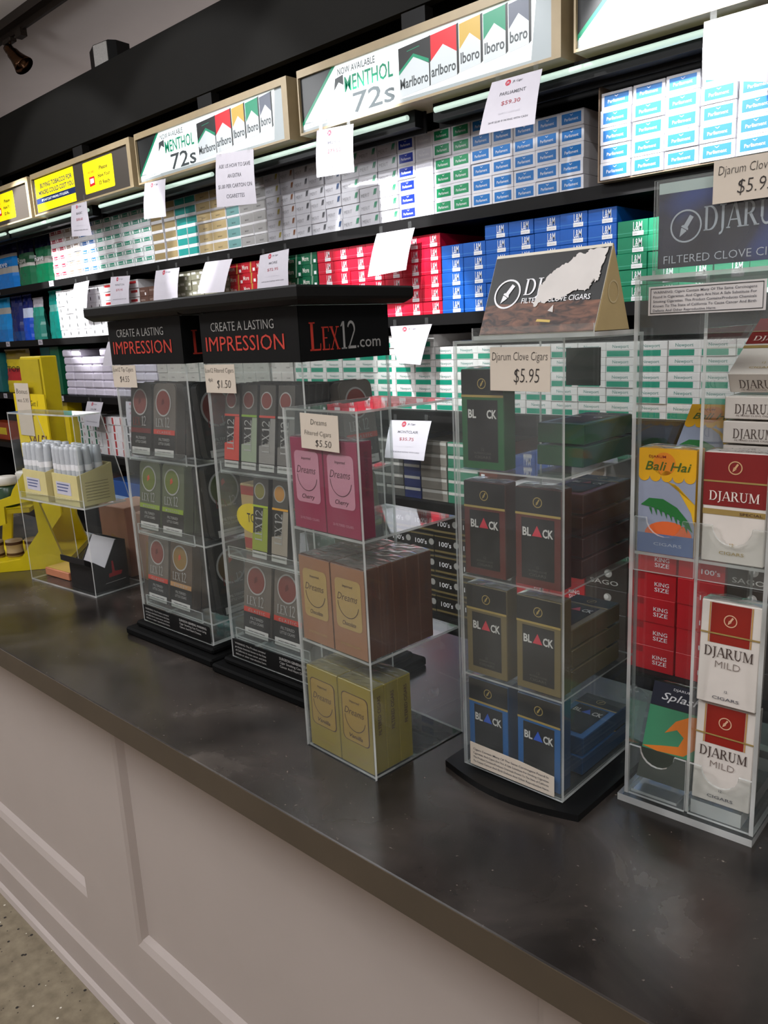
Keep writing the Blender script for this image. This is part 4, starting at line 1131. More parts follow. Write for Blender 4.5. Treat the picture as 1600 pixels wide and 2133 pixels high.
mb = MB(); mb.ring(AY, AH * .45, .009, .0105, C('#c9b78c'), 0); mb.move(lambda p: Vector((hw + .0008, p.x, p.z))); mb.build('ring_mark', sg)

# ------------------------------------------------------------------ two-column cigar tower at the near end
tx, ty, trz = -.3625, .7352, math.radians(2.2)
tow = thing('acrylic_cigar_tower', 'tall clear two-column cigar tower nearest the viewer, blue sign on top', 'display rack', (tx, ty, CT), trz)
TW, TD, TH = .1335, .185, .5495
t5 = .004
for nm, a in (('base_panel', (-.005, TW + .001, -.006, TD + .004, 0, .008)), ('side_panel', (0, t5, 0, TD, .008, TH)), ('side_panel', (TW - t5, TW, 0, TD, .008, TH)), ('divider_panel', (TW / 2 - .0015, TW / 2 + .0015, .003, TD - .004, .008, TH - .05)),
              ('rear_panel', (t5, TW - t5, TD - .003, TD, .008, TH)), ('top_panel', (t5, TW - t5, 0, TD - .003, TH - .004, TH)), ('header_strip', (t5, TW - t5, 0, .003, .495, TH - .0042)),
              ('shelf_panel', (t5, TW / 2 - .0016, .004, TD - .0035, .278, .281)), ('shelf_panel', (TW / 2 + .0016, TW - t5, .004, TD - .0035, .278, .281))):
    MB().panel(*a).build(nm, tow)
def lip(x0, x1, z0, z1):
    c = (x0 + x1) / 2; r = min((x1 - x0) * .30, (z1 - z0) * .8)
    P = [(x0, z0), (x1, z0), (x1, z1), (c + r, z1)] + [(c + r * math.cos(a), z1 - r * math.sin(a)) for a in [math.pi * k / 10 for k in range(1, 10)]] + [(c - r, z1), (x0, z1)]
    mb = MB(); mb.prism([(x, 0.0, z) for x, z in P], (0, .003, 0), CLEAR, EDGE); return mb.build('front_lip', tow)
for x0, x1 in ((t5 + .0002, TW / 2 - .0018), (TW / 2 + .0018, TW - t5 - .0002)):
    lip(x0, x1, .262, .318); lip(x0, x1, .0085, .066)
def tp(lx, ly, lz):
    return place(lx, ly, lz, (tx, ty, trz))
PW2, PH2, PD2 = .0565, .1055, .0215
CX = (t5 + .0003 + PW2 / 2 + .0015, TW / 2 + .002 + PW2 / 2 + .0008)
def pk(name, label, deco, body, loc, rot, w=PW2, h=PH2, d=PD2):
    t = thing(name, label, 'cigar pack', loc); t.rotation_euler = rot
    mb = MB(); mb.box(-w / 2, w / 2, 0, d, 0, h, body, .0008); deco(mb, w, h, d); mb.build('carton_body', t)
    crinkle(w, d, h, label, t)
    return t
DRED = C('#7c1a1a', .35); BAND = C('#9a8048', .4)
def d_special(mb, w, h, d):
    mb.fq(-w * .5, w * .5, h * .52, h * .998, DRED, -.0004); mb.fq(-w * .5, w * .5, h * .44, h * .49, BAND, -.0004)
    mb.fq(-w * .5, w * .5, h * .735, h * .75, BAND, -.0008); emblem(mb, 0, h * .87, h * .06, C('#c9a074'), -.0008)
    mb.ft('DJARUM', 0, h * .57, h * .085, C('#e4d6cc'), -.0009, align='C', w=w * .8, font='serif')
    mb.ft('SPECIAL', w * .1, h * .452, h * .025, DKB, -.0009, w=w * .36)
    mb.ft('12', 0, h * .16, h * .03, GOLD, -.0009, align='C'); mb.ft('CIGARS', 0, h * .08, h * .03, GOLD, -.0009, align='C', w=w * .4)
    mb.text('DJARUM', (0, d * .3, h + .0004), (1, 0, 0), (0, 1, 0), d * .42, C('#8a7a72'), w=w * .66, align='C', font='serif')
    mb.text('DJARUM', (0, d * .75, -.0004), (1, 0, 0), (0, -1, 0), d * .42, C('#5a4c46'), w=w * .66, align='C', font='serif')
    mb.text('FILTERED CLOVE CIGARS', (0, d * .88, -.0004), (1, 0, 0), (0, -1, 0), d * .08, C('#8a7a72'), w=w * .6, align='C')
def d_mild(mb, w, h, d):
    mb.fq(-w * .33, w * .33, h * .60, h * .985, C('#8c1f14', .35), -.0004)
    for s in (-1, 1):
        mb.fq(s * w * .35 - w * .012, s * w * .35 + w * .012, h * .60, h * .985, C('#b98a50'), -.0004)
    emblem(mb, 0, h * .83, h * .06, C('#d8a888'), -.0009)
    mb.fq(-w * .5, w * .5, h * .685, h * .70, BAND, -.0011)
    mb.ft('DJARUM', 0, h * .47, h * .095, C('#4a3a34'), -.0009, align='C', w=w * .82, font='serif')
    mb.ft('MILD', 0, h * .365, h * .07, C('#7a6a62'), -.0009, align='C', w=w * .42, thin=-.014)
    mb.ft('12', 0, h * .13, h * .025, GREYINK, -.0009, align='C'); mb.ft('CIGARS', 0, h * .055, h * .03, GREYINK, -.0009, align='C', w=w * .45)
def d_bali(mb, w, h, d):
    mb.fq(-w * .5, w * .5, 0, h * .76, C('#8d93a6', .4), -.0004)
    mb.fq(-w * .5, w * .5, h * .74, h * .998, C('#d9a012', .4), -.0006)
    for k in range(5):
        mb.disc(-w * .4 + k * w * .2, h * .745, w * .1, C('#d9a012', .4), -.0008, n=14)
    mb.disc(-w * .05, h * .86, w * .2, C('#d87f1c'), -.0008)
    mb.ft('DJARUM', -w * .32, h * .915, h * .025, DRED, -.0011, w=w * .3)
    mb.ft('Bali Hai', -w * .38, h * .80, h * .085, C('#3f5a1c'), -.0011, w=w * .8, shear=.25, thin=.008)
    mb.fp([(0, h * .70), (w * .14, h * .68), (w * .44, h * .42), (w * .5, h * .3), (w * .5, h * .5), (w * .2, h * .66)], C('#d8a81c'), -.0007)
    mb.fp([(-w * .45, h * .46), (-w * .3, h * .53), (-w * .05, h * .53), (w * .2, h * .46), (w * .4, h * .34), (w * .48, h * .24), (w * .2, h * .36), (0, h * .4), (-w * .2, h * .44)], C('#1d6a2e'), -.0009)
    for k in range(8):
        x = -w * .3 + k * w * .09; z = h * (.44 - .003 * k * k)
        mb.fp([(x, z), (x + w * .05, z), (x + w * .06, z - h * .07)], C('#1d6a2e'), -.00095)
    V = [(w * .05 + w * .42 * math.cos(a), h * .18 + h * .14 * math.sin(a)) for a in [math.pi * k / 12 for k in range(13)]]
    mb.fp([p for p in V if p[0] < w * .5], C('#d9622c'), -.0008); mb.fq(-w * .5, w * .5, 0, h * .19, C('#566a94'), -.0009)
    mb.ft('CIGARS', -w * .2, h * .08, h * .03, C('#aab0c4'), -.0012, w=w * .5)
def d_splash(mb, w, h, d):
    mb.fq(-w * .5, w * .5, h * .76, h * .998, C('#15192c'), -.0004); mb.fq(-w * .5, w * .5, h * .3, h * .75, C('#3f8a62'), -.0004); mb.fq(-w * .5, w * .5, 0, h * .3, C('#2c3328'), -.0004)
    mb.fp([(-w * .5, h * .32), (-w * .2, h * .3), (w * .3, h * .32), (w * .5, h * .42), (w * .5, h * .74), (w * .3, h * .72), (w * .05, h * .64), (-w * .12, h * .5), (w * .1, h * .56), (w * .25, h * .5), (w * .18, h * .4), (-w * .1, h * .37)], C('#e07a1e'), -.0007)
    mb.ft('Splash', -w * .3, h * .83, h * .08, WHITE, -.0009, w=w * .75, shear=.3); mb.ft('DJARUM', -w * .1, h * .94, h * .025, WHITE, -.0009, w=w * .35)
IV = C('#d8cfc6', .4)
Rz = lambda a=0.0, z=trz: (math.radians(a), 0, z)
pk('cigar_pack', 'bright yellow-topped tropical cigar pack standing upright in the upper level', d_bali, C('#c48f14', .4), tp(CX[0], .006, .2812), Rz(0))
pk('cigar_pack', 'yellow-topped tropical cigar pack leaning back behind the upright one', d_bali, C('#c48f14', .4), tp(CX[0], .066, .3425), Rz(-46))
for k in range(2):
    pk('cigar_pack', 'tropical cigar pack lying flat under the leaning one, %s' % ['lower', 'upper'][k], d_bali, C('#c48f14', .4), tp(CX[0], .05, .2815 + PD2 + .0225 * k), Rz(-90))
pk('cigar_pack', 'dark red and white cigar pack standing upright in the upper level', d_special, IV, tp(CX[1], .006, .2812), Rz(0))
zb = .3885 - .0235 * 4
for k in range(7):
    z = zb + k * .0235
    lab = 'white cigar pack lying flat with its end to the front, %s of the pile' % ORD[k]
    pk('cigar_pack', lab, d_special, IV, tp(CX[1], .052 + .002 * (k % 2), z + PD2), Rz(-90)) if k < 6 else pk('cigar_pack', 'white and red cigar pack tipped back on top of the flat pile', d_special, IV, tp(CX[1], .058, z + .0195), Rz(-62))
pk('cigar_pack', 'white cigar pack with red square, the higher of two upright ones', d_mild, IV, tp(CX[1], .010, .1335), Rz(-3))
pk('cigar_pack', 'white cigar pack with red square, the lower of two upright ones', d_mild, IV, tp(CX[1], .008, .0255), Rz(-4))
pk('cigar_pack', 'green and orange cigar pack leaning back in the lower level', d_splash, C('#20281f'), tp(CX[0], .018, .0215), Rz(-24))
MB().panel(t5 + .001, t5 + .051, .006, .13, .0082, .0112).build('pack_rest', tow)
MB().panel(TW / 2 + .003, TW / 2 + .053, .006, .13, .0082, .0232).build('pack_rest', tow)
# its sign
NAVYP = mat('sign_navy_print', (26, 26, 44), rough=.18, noise=0, coat=.3)
nt = NAVYP.node_tree; bs = nt.nodes['Principled BSDF']; tc = nt.nodes.new('ShaderNodeTexCoord'); vn = nt.nodes.new('ShaderNodeTexNoise'); vn.inputs['Scale'].default_value = 9; vn.inputs['Detail'].default_value = 2
cr = nt.nodes.new('ShaderNodeValToRGB'); e = cr.color_ramp.elements; e[0].position = .36; e[0].color = rgb((32, 28, 34)); e[1].position = .66; e[1].color = rgb((16, 66, 160)); x = e.new(.5); x.color = rgb((28, 28, 54))
nt.links.new(tc.outputs['Object'], vn.inputs[0]); nt.links.new(vn.outputs['Fac'], cr.inputs[0]); nt.links.new(cr.outputs[0], bs.inputs['Base Color'])
sg = thing('counter_sign', 'navy sign with white lettering in a clear holder on the cigar tower', 'sign', tp(.012, .02, TH + .0003), trz)
sw, shh = .150, .082
mb = MB(); mb.box(0, sw, .0025, .005, .006, shh, NAVYP); mb.fq(0, sw, shh - .0095, shh, C('#b8c4c0', .2), .0022)
emblem(mb, .026, .042, .0145, C('#aeb2ba'), .0018, .1)
mb.ft('DJARUM', .042, .036, .021, C('#aeb2ba'), .0018, w=.078, font='serif')
mb.ft('FILTERED CLOVE CIGARS', .006, .010, .0075, C('#b8bac2'), .0018, w=.118, thin=-.01)
mb.build('printed_insert', sg)
MB().panel(-.004, sw + .004, .0, .0012, .0, shh + .003).build('front_sleeve', sg)
MB().panel(-.004, sw + .004, .0062, .0075, .0, shh + .003).build('rear_sleeve', sg)
MB().panel(-.004, sw + .004, .0013, .0061, .0, .005).build('holder_foot', sg)
card('handwritten card marked 5.95 over the navy sign', tuple(Vector(tp(.012, .02, TH)) + Vector((.088, -.0022, .075))), .072, .036, [('Djarum Clove Cigars', 0.02, .15, .22, .92), ('$5.95', .0, -.32, .34, .42)], trz)
w = .104
mb = MB(); mb.box(-w / 2, w / 2, 0, .0005, -.013, .013, C('#c9c3c0', .5))
for a in ((-w * .48, w * .48, .0108, .0114), (-w * .48, w * .48, -.0114, -.0108), (-w * .48, -w * .475, -.0114, .0114), (w * .475, w * .48, -.0114, .0114)):
    mb.fq(*a, INK, -.0004)
for k, s in enumerate(('WARNING: Cigars Contain Many Of The Same Carcinogens', 'Found In Cigarettes, And Cigars Are Not A Safe Substitute For', 'Smoking Cigarettes. This Product Contains/Produces Chemicals', 'Known To The State of California To Cause Cancer And Birth', 'Defects And Other Reproductive Harm')):
    mb.ft(s, -w * .455, .0066 - k * .0041, .0023, GREYINK, -.0004, w=w * (.88 if k < 4 else .55))
tag(mb.build('warning_label', None, tp(.066, -.0012, .526), trz), 'boxed warning label on the top of the cigar tower', 'label')

# ------------------------------------------------------------------ two black-topped towers of slim cigars
LEXR = C('#c23a2c', .5); SILV = C('#a9a6a2', .4)
LW, LD = .207, .168
TINM = mat('tin_gunmetal', (120, 111, 103), rough=.36, metal=.35, noise=.06, scale=12)
TIND = C('#221f1d', .35)
def rrect(w, h, r, n=5):
    P = []
    for cx, cz, a in ((w / 2 - r, h - r, 0), (-w / 2 + r, h - r, 90), (-w / 2 + r, r, 180), (w / 2 - r, r, 270)):
        P += [(cx + r * math.cos(math.radians(a + 90 * k / n)), cz + r * math.sin(math.radians(a + 90 * k / n))) for k in range(n + 1)]
    return P
TNW, TNH, TND = .066, .122, .019
def tin(body, seal, ribbon, word, low=TIND, big=0):
    t = thing('cigar_tin', 'x', 'cigar tin')
    w, h, d = TNW, TNH, TND
    mb = MB(); P = rrect(w, h, .011)
    mb.prism([(x, .0015, z) for x, z in P], (0, d - .003, 0), body)
    mb.prism([(x * .97, 0.0, (z - h / 2) * .985 + h / 2) for x, z in P], (0, .0015, 0), body)
    mb.fp([(x * .96, z * .36 + .001) for x, z in rrect(w, h, .008)], low, -.0004)
    mb.fq(-w * .47, w * .47, h * .32, h * .385, ribbon, -.0008)
    k_ = 1.5 if big else 1.12; zc = .66 if big else .74
    mb.disc(-w * .04, h * zc, w * .30 * k_, SILV, -.0006, n=26); mb.disc(-w * .04, h * zc, w * .265 * k_, seal, -.0009, n=26)
    mb.fp([(-w * .1, h * .70), (w * .02, h * .74), (-w * .02, h * .80), (-w * .1, h * .77)], C('#5a1512') if seal == SEALR else C('#c44a2c'), -.0011)
    mb.ft('LEX', -w * .36, h * .42, h * .11, SILV if word else C('#7c2a22'), -.0011, w=w * .34, font='serif')
    mb.ft('12', w * .04, h * .42, h * .13, SILV, -.0011, w=w * .2, font='serif')
    if word:
        mb.ft(word, 0, h * .333, h * .034, SILV, -.0012, align='C', w=w * .6, spacing=1.4)
    mb.ft('FILTERED', 0, h * .235, h * .036, SILV, -.0008, align='C', w=w * .46); mb.ft('LITTLE CIGARS', 0, h * .18, h * .036, SILV, -.0008, align='C', w=w * .5)
    mb.fq(-w * .42, w * .42, h * .025, h * .12, C('#c9c5c0'), -.0008); mb.ft('SURGEON GENERAL WARNING', 0, h * .075, h * .018, INK, -.001, align='C', w=w * .6)
    mb.build('tin_case', t)
    m2 = MB(); m2.prism([(x * 1.006, .002, z) for x, z in P if z > h * .39] , (0, d - .0042, 0), body); m2.build('lid', t)
    return t
SEALR = C('#7a352e', .45)
TINS = {'red': tin(TINM, SEALR, LEXR, 'CLASSIC'), 'plain': tin(C('#3a3531', .3), SEALR, C('#6a2420'), ''),
        'green': tin(mat('tin_green', (112, 118, 92), rough=.3, metal=.4), C('#66702c', .4), C('#8aa030', .4), 'MENTHOL'),
        'amber': tin(mat('tin_amber', (110, 92, 78), rough=.32, metal=.5), C('#8a6a34', .4), C('#b98a5c', .4), 'SWEET')}
for k_, v_ in (('big red', (TIND, SEALR, C('#3a2220'), '')), ('big green', (TIND, C('#4a5426', .4), C('#2a3020'), '')), ('big amber', (TIND, C('#5f4a2a', .4), C('#3a2c22'), ''))):
    TINS[k_] = tin(*v_, big=1)
tused = set()
def put_tin(kind, label, loc, rot):
    src = TINS[kind]
    if kind not in tused:
        tused.add(kind); src.location = loc; src['label'] = label; src.rotation_euler = rot; src['group'] = 'slim cigar tins in the black-topped towers'; return src
    return dup(src, label, loc, rot, 'slim cigar tins in the black-topped towers')
def tower(x, y, rz, label):
    r = thing('cigar_tower', label, 'display rack', (x, y, CT), rz)
    mb = MB(); BSE = C('#0b0b0b', .7, spec=.08); mb.box(-.026, LW + .026, -.024, LD + .028, 0, .014, BSE, .003)
    mb.box(-.012, LW + .012, -.010, LD + .013, .014, .0242, BSE, .003); mb.build('base', r)
    z0, z1 = .0244, .5475; T = .003
    for nm, a in (('front_panel', (0, LW, 0, T, z0, z1)), ('side_panel', (0, T, T, LD, z0, z1)), ('side_panel', (LW - T, LW, T, LD, z0, z1)), ('rear_panel', (T, LW - T, LD - T, LD, z0, z1)),
                  ('floor_panel', (T, LW - T, T, LD - T, z0, z0 + .004)),
                  ('shelf_panel', (T, LW - T, T + .004, LD - T, .318, .321)), ('shelf_panel', (T, LW - T, T + .004, LD - T, .187, .190)), ('shelf_panel', (T, LW - T, T + .004, LD - T, .056, .059))):
        MB().panel(*a).build(nm, r)
    for z in (.321, .190, .059):
        MB().panel(.008, LW - .03, T + .001, T + .0036, z - .004, z + .014).build('tray_lip', r)
    hb = MB(); e = .0012
    hb.box(-e, LW + e, -e - .0004, -.0002, .477, .547, BLACK); hb.box(LW + .0002, LW + e + .0004, 0, LD, .477, .547, BLACK); hb.box(-e - .0004, -.0002, 0, LD, .477, .547, BLACK)
    hbo = hb.build('header_band', r)
    f = MB(); f.ft('CREATE A LASTING', LW * .12, .521, .013, SILV, -.0022, w=LW * .66, thin=-.008); f.ft('IMPRESSION', LW * .05, .494, .021, LEXR, -.0022, w=LW * .82, thin=.0)
    f.build('slogan_lettering', hbo)
    f = MB(); u = (0, 1, 0); v = (0, 0, 1); X_ = LW + .0022
    f.text('L', (X_, LD * .09, .490), u, v, .036, LEXR, w=LD * .12, font='serif'); f.text('EX', (X_, LD * .22, .490), u, v, .030, LEXR, w=LD * .19, font='serif')
    f.text('12', (X_, LD * .42, .490), u, v, .036, SILV, w=LD * .18, font='serif'); f.text('.com', (X_, LD * .61, .491), u, v, .016, SILV, w=LD * .28, thin=.006)
    f.build('web_lettering', hbo)
    for zx in ((.0, .0), (LW, .0), (LW, LD), (0, LD)):
        mb = MB(); mb.box(zx[0] - .004, zx[0] + .004, zx[1] - .004, zx[1] + .004, .462, .4768, CLEAR); mb.build('corner_post', r)
    cap = MB(); cx0, cx1, cy0, cy1 = -.030, LW + .030, -.026, LD + .024
    def ringz(i, z):
        return [(cx0 + i, cy0 + i, z), (cx1 - i, cy0 + i, z), (cx1 - i, cy1 - i, z), (cx0 + i, cy1 - i, z)]
    rings = [ringz(.010, .5478), ringz(.002, .5535), ringz(0, .557), ringz(0, .568), ringz(.0015, .5705)]
    V = [p for rg in rings for p in rg]; F = [(3, 2, 1, 0), tuple(16 + k for k in range(4))]
    for k in range(4):
        for i in range(4):
            F.append((k * 4 + i, k * 4 + (i + 1) % 4, (k + 1) * 4 + (i + 1) % 4, (k + 1) * 4 + i))
    cap.add(V, F, C('#161514', .5, spec=.25)); cap.build('top_cap', r)
    mb = MB(); mb.fq(.004, LW - .004, .027, .056, BLACK, -.0006)
    for k, s in enumerate(('WARNING: This Product contains/', 'produces chemicals known to the State', 'of California to cause cancer, and birth', 'defects or other reproductive harm.')):
        mb.ft(s, LW * .05, .0485 - k * .0058, .0034, SILV, -.001, w=LW * .36)
    mb.ft('SURGEON GENERAL WARNING:', LW * .56, .0485, .0042, SILV, -.001, w=LW * .38, thin=.02)
    for k, s in enumerate(('Cigar Smoking Can Cause Lung', 'Cancer And Heart Disease.')):
        mb.ft(s, LW * .56, .0425 - k * .0062, .004, SILV, -.001, w=LW * (.37 if k == 0 else .3))
    mb.build('warning_strip', r)
    return (x, y, rz)
T1 = tower(-1.262, .679, math.radians(1.0), 'black-topped clear tower of slim cigar tins, the one farther away')
T2 = tower(-.994, .677, math.radians(1.0), 'black-topped clear tower with slim cigar packs, the one beside the boxed cigars')
LEAN = math.radians(-7)
def in_tower(Tt, lx, ly, lz):
    return place(lx, ly, lz, Tt)
lev3 = [(.3215, 'top'), (.1905, 'middle'), (.0595, 'bottom')]
kinds = [('plain', 'red'), ('green', 'green'), ('red', 'amber')]
for (z, ln_), kk in zip(lev3, kinds):
    for c in (0, 1):
        for k in range(3):
            put_tin(kk[c], 'slim cigar tin, %s tray of farther tower, %s column, %s' % (ln_, NTH[c], ['front', 'behind the front', 'at the rear'][k]),
                    in_tower(T1, .040 + c * .070, .0085 + k * (TND + .0012), z + .003), (LEAN, 0, T1[2]))
    for k in range(2):
        put_tin({'top': 'big red', 'middle': 'big green', 'bottom': 'big amber'}[ln_], 'slim cigar tin facing the near end, %s tray of the farther tower, %s' % (ln_, ['outermost', 'second'][k]),
                in_tower(T1, LW - .0065 - k * (TND + .0012), .064, z + .003), (LEAN, 0, T1[2] + math.radians(90)))
for c in (0, 1):
    for k in range(3):
        put_tin('red', 'red-banded slim cigar tin, bottom tray of nearer tower, %s column, %s' % (NTH[c], ['front', 'behind the front', 'at the rear'][k]),
                in_tower(T2, .054 + c * .071, .0085 + k * (TND + .0012), .0625), (LEAN, 0, T2[2]))
for (z, ln_), kd in zip(lev3, ('red', 'green', 'amber')):
    for k in range(2):
        put_tin(kd, 'slim cigar tin facing the near end, %s tray of nearer tower, %s' % (ln_, ['outermost', 'second'][k]),
                in_tower(T2, LW - .0075 - k * (TND + .0012), .118, z + .003), (LEAN, 0, T2[2] + math.radians(90)))
def slim(body, stripe, low, seal, kind):
    w, h, d = .0345, .122, .011
    mb = MB(); mb.box(-w / 2, w / 2, 0, d, 0, h, body, .0008)
    mb.fq(-w * .49, w * .49, h * .64, h * .995, C('#4a4540', .35), -.0003)
    mb.disc(-w * .05, h * .82, w * .36, SILV, -.0006); mb.disc(-w * .05, h * .82, w * .31, seal, -.0009)
    mb.fq(-w * .5, w * .5, h * .625, h * .65, stripe, -.0008)
    mb.fp([(-w * .5, h * .1), (w * .5, h * .1), (w * .5, h * .62), (w * .2, h * .62), (w * .1, h * .34), (-w * .5, h * .3)], low, -.0005)
    mb.text('LEX', (w * .16, -.001, h * .22), (0, 0, 1), (-1, 0, 0), w * .46, SILV, w=h * .22, font='serif'); mb.text('12', (w * .16, -.001, h * .46), (0, 0, 1), (-1, 0, 0), w * .46, SILV, w=h * .13, font='serif')
    mb.fq(-w * .48, w * .48, h * .01, h * .09, C('#cfcac5'), -.0007); mb.ft('SURGEON GENERAL WARNING', -w * .4, h * .05, h * .018, INK, -.0009, w=w * .8)
    return mb
for c, (nm, st, lo, se) in enumerate((('red', LEXR, LEXR, SEALR), ('green', C('#7da028'), C('#8f9a80'), SEALR), ('red-lettered', LEXR, C('#8a8580'), SEALR), ('grey', SILV, C('#6a6560'), SEALR))):
    src = None
    for k in range(6):
        lab = 'slim black cigar pack with %s band, %s in its row on the top tray' % (nm, NTH[k])
        loc = in_tower(T2, .030 + c * .040, .0085 + k * .0125, .3247)
        if src is None:
            src = slim(C('#161413', .3), st, lo, se, nm).build('slim_cigar_pack'); tag(src, lab, 'cigar pack', 'slim %s cigar packs' % nm); src.location = loc; src.rotation_euler = (LEAN, 0, T2[2])
        else:
            dup(src, lab, loc, (LEAN, 0, T2[2]), 'slim %s cigar packs' % nm)
for c, (nm, st, lo, se) in enumerate((('lime', C('#a8bc1c'), C('#8f9a2c'), C('#7c7430')), ('orange', C('#d99a1c'), C('#9a8f80'), C('#b97f30')))):
    src = None
    for k in range(2):
        lab = 'slim cigar pack with %s band on the middle tray, %s' % (nm, ['front', 'behind the front'][k])
        loc = in_tower(T2, .078 + c * .044, .0085 + k * .0125, .1935)
        if src is None:
            src = slim(C('#161413', .3), st, lo, se, nm).build('slim_cigar_pack'); tag(src, lab, 'cigar pack', 'slim %s cigar packs' % nm); src.location = loc; src.rotation_euler = (LEAN, 0, T2[2])
        else:
            dup(src, lab, loc, (LEAN, 0, T2[2]), 'slim %s cigar packs' % nm)
def deco_top(mb, w, h):
    mb.disc(0, h * .5, h * .22, YEL, n=22, sx=1.7); mb.ft('TOP', 0, h * .44, h * .14, INK, -.0007, align='C', w=w * .5)
    mb.disc(w * .3, h * .66, h * .06, C('#4a3a78'), -.0006); mb.fq(-w * .46, w * .46, h * .04, h * .2, C('#a8443c')); mb.fq(-w * .46, w * .46, h * .84, h * .97, C('#a8443c'))
q = in_tower(T2, .037, .034, .1915)
plain_box('paper_box', 'cream box with a yellow oval on the middle tray of the nearer tower', q[0] - .026, q[0] + .026, q[1], q[1] + .036, q[2], q[2] + .105, C('#b59a6c', .5), deco=deco_top, rz=T2[2])
card('small handwritten card marked 4.55 on the farther black-topped tower', tuple(in_tower(T1, .033, -.0016, .458)), .072, .036, [('Lex12 Tip Cigars', -.02, .22, .2, .86), ('$4.55', .0, -.25, .28, .4)], T1[2])
card('small handwritten card marked 1.50 on the nearer black-topped tower', tuple(in_tower(T2, .035, -.0016, .4555)), .070, .040, [('Lex12 Filtered Cigars', 0, .22, .17, .94), ('4pk', -.32, -.1, .14, .16), ('$1.50', .12, -.32, .3, .46)], T2[2])

# ------------------------------------------------------------------ two-tier clear display with cream and orange boxes
ax, ay, arz = -1.789, .700, math.radians(4.8)
disp = thing('two_tier_display', 'low clear two-tier display holding cream boxes of white tubes', 'display rack', (ax, ay, CT), arz)
AWD, ADB, ADT, AH2 = .262, .118, .062, .378
def sideplate(x0, x1):
    P = [(x0, 0, 0), (x0, ADB, 0), (x0, ADB * .97, .16), (x0, ADT, AH2), (x0, 0, AH2)]
    mb = MB(); mb.prism(P, (x1 - x0, 0, 0), CLEAR, EDGE); mb.build('side_panel', disp)
sideplate(0, .0035); sideplate(AWD - .0035, AWD)
MB().panel(.0036, AWD - .0036, 0, ADB, 0, .0035).build('base_panel', disp)
MB().panel(.0036, AWD - .0036, 0, ADT, AH2 - .0035, AH2).build('top_panel', disp)
MB().panel(.0036, AWD - .0036, .0, .098, .186, .1895).build('shelf_panel', disp)
MB().panel(.0036, AWD - .0036, .0, .003, .190, .204).build('front_lip', disp)
AR = (ax, ay, arz)
CRM = C('#d6c88c', .6); TUB = C('#b9bcc0', .3)
for k, lx in enumerate((.066, .188)):
    t = thing('cigar_tray_box', ['cream open box of white tubes, farther one on the clear display', 'cream open box of white tubes, nearer one on the clear display'][k], 'box', place(lx, .006, .1896, AR), arz + math.radians(-3))
    w, d, h = .105, .08, .082
    mb = MB(); th = .002
    mb.box(-w / 2, w / 2, 0, d, 0, th, CRM); mb.prism([(-w / 2, 0, th), (w / 2, 0, th), (w / 2, 0, h * .78), (-w / 2, 0, h * .78)], (0, th, 0), CRM)
    mb.prism([(-w / 2, d - th, th), (w / 2, d - th, th), (w / 2, d - th, h), (-w / 2, d - th, h)], (0, th, 0), CRM)
    for x in (-w / 2, w / 2 - th):
        mb.prism([(x, th, th), (x, d - th, th), (x, d - th, h), (x, th, h * .78)], (th, 0, 0), CRM)
    mb.fq(-w * .36, w * .22, h * .25, h * .58, C('#c9c6d4'), -.0004)
    for q_, zz in enumerate((.5, .42, .34)):
        mb.fq(-w * .32, w * (.16 - .04 * q_), h * zz, h * (zz + .03), C('#5a6490'), -.0006)
    for q_ in range(7):
        mb.poly([(w / 2 + .0005, d * .2, h * (.12 + .075 * q_)), (w / 2 + .0005, d * .85, h * (.12 + .075 * q_)), (w / 2 + .0005, d * .85, h * (.135 + .075 * q_)), (w / 2 + .0005, d * .2, h * (.135 + .075 * q_))], C('#8f8256'))
    mb.build('carton_body', t)
src = None; n = 0
for k, lx in enumerate((.066, .188)):
    for i in range(6):
        for j in range(3):
            loc = place(lx - .042 + i * .0168, .018 + j * .022, .1920, AR); hh = random.uniform(-3, 3)
            if src is None:
                mb = MB(); mb.lathe([(0, 0), (.0074, 0), (.0078, .004), (.0078, .108), (.0070, .111), (.0070, .118), (0, .119)], TUB, n=12); mb.lathe([(.008, .07), (.008, .082)], WHITE, n=12)
                src = mb.build('cigar_tube', None, loc); tag(src, 'white capped cigar tube standing in a cream box', 'cigar tube', 'white cigar tubes in the cream boxes')
            else:
                dup(src, 'white capped cigar tube standing in a cream box', loc, (math.radians(hh), math.radians(hh * .7), arz), 'white cigar tubes in the cream boxes')
ORG = C('#c08a70', .45)
def deco_or(mb, w, h):
    mb.fp([(-w * .3, 0), (w * .34, 0), (w * .2, h * .55), (-w * .1, h * .6)], C('#b98a4c'))
p = place(.15, .128, 0, AR)
plain_box('cigar_box', 'orange-pink wrapped box behind the clear two-tier display', p[0] - .05, p[0] + .05, p[1], p[1] + .10, CT, CT + .158, ORG, 'cigar box', deco_or, arz)
p = place(.268, .125, 0, AR)
plain_box('cigar_box', 'orange-pink wrapped box with a striped top beside the far black-topped tower', p[0] - .045, p[0] + .045, p[1] + .01, p[1] + .10, CT, CT + .15, ORG, 'cigar box', lambda mb, w, h: (deco_or(mb, w, h), [mb.poly([(-w * .5, .01 + k * .018, h + .0004), (w * .5, .01 + k * .018, h + .0004), (w * .5, .016 + k * .018, h + .0004), (-w * .5, .016 + k * .018, h + .0004)], C('#d6b09c')) for k in range(4)]), arz)
p = place(.058, .03, .0036, AR)
plain_box('flat_box', 'flat orange and yellow box lying in the bottom of the clear display', p[0] - .05, p[0] + .05, p[1], p[1] + .07, p[2], p[2] + .018, C('#c07a58', .5), 'box', lambda mb, w, h: mb.poly([(-w * .48, .003, h + .0004), (w * .48, .003, h + .0004), (w * .48, .066, h + .0004), (-w * .48, .066, h + .0004)], C('#c4a456')), arz)
p = place(.196, .012, .0037, AR)
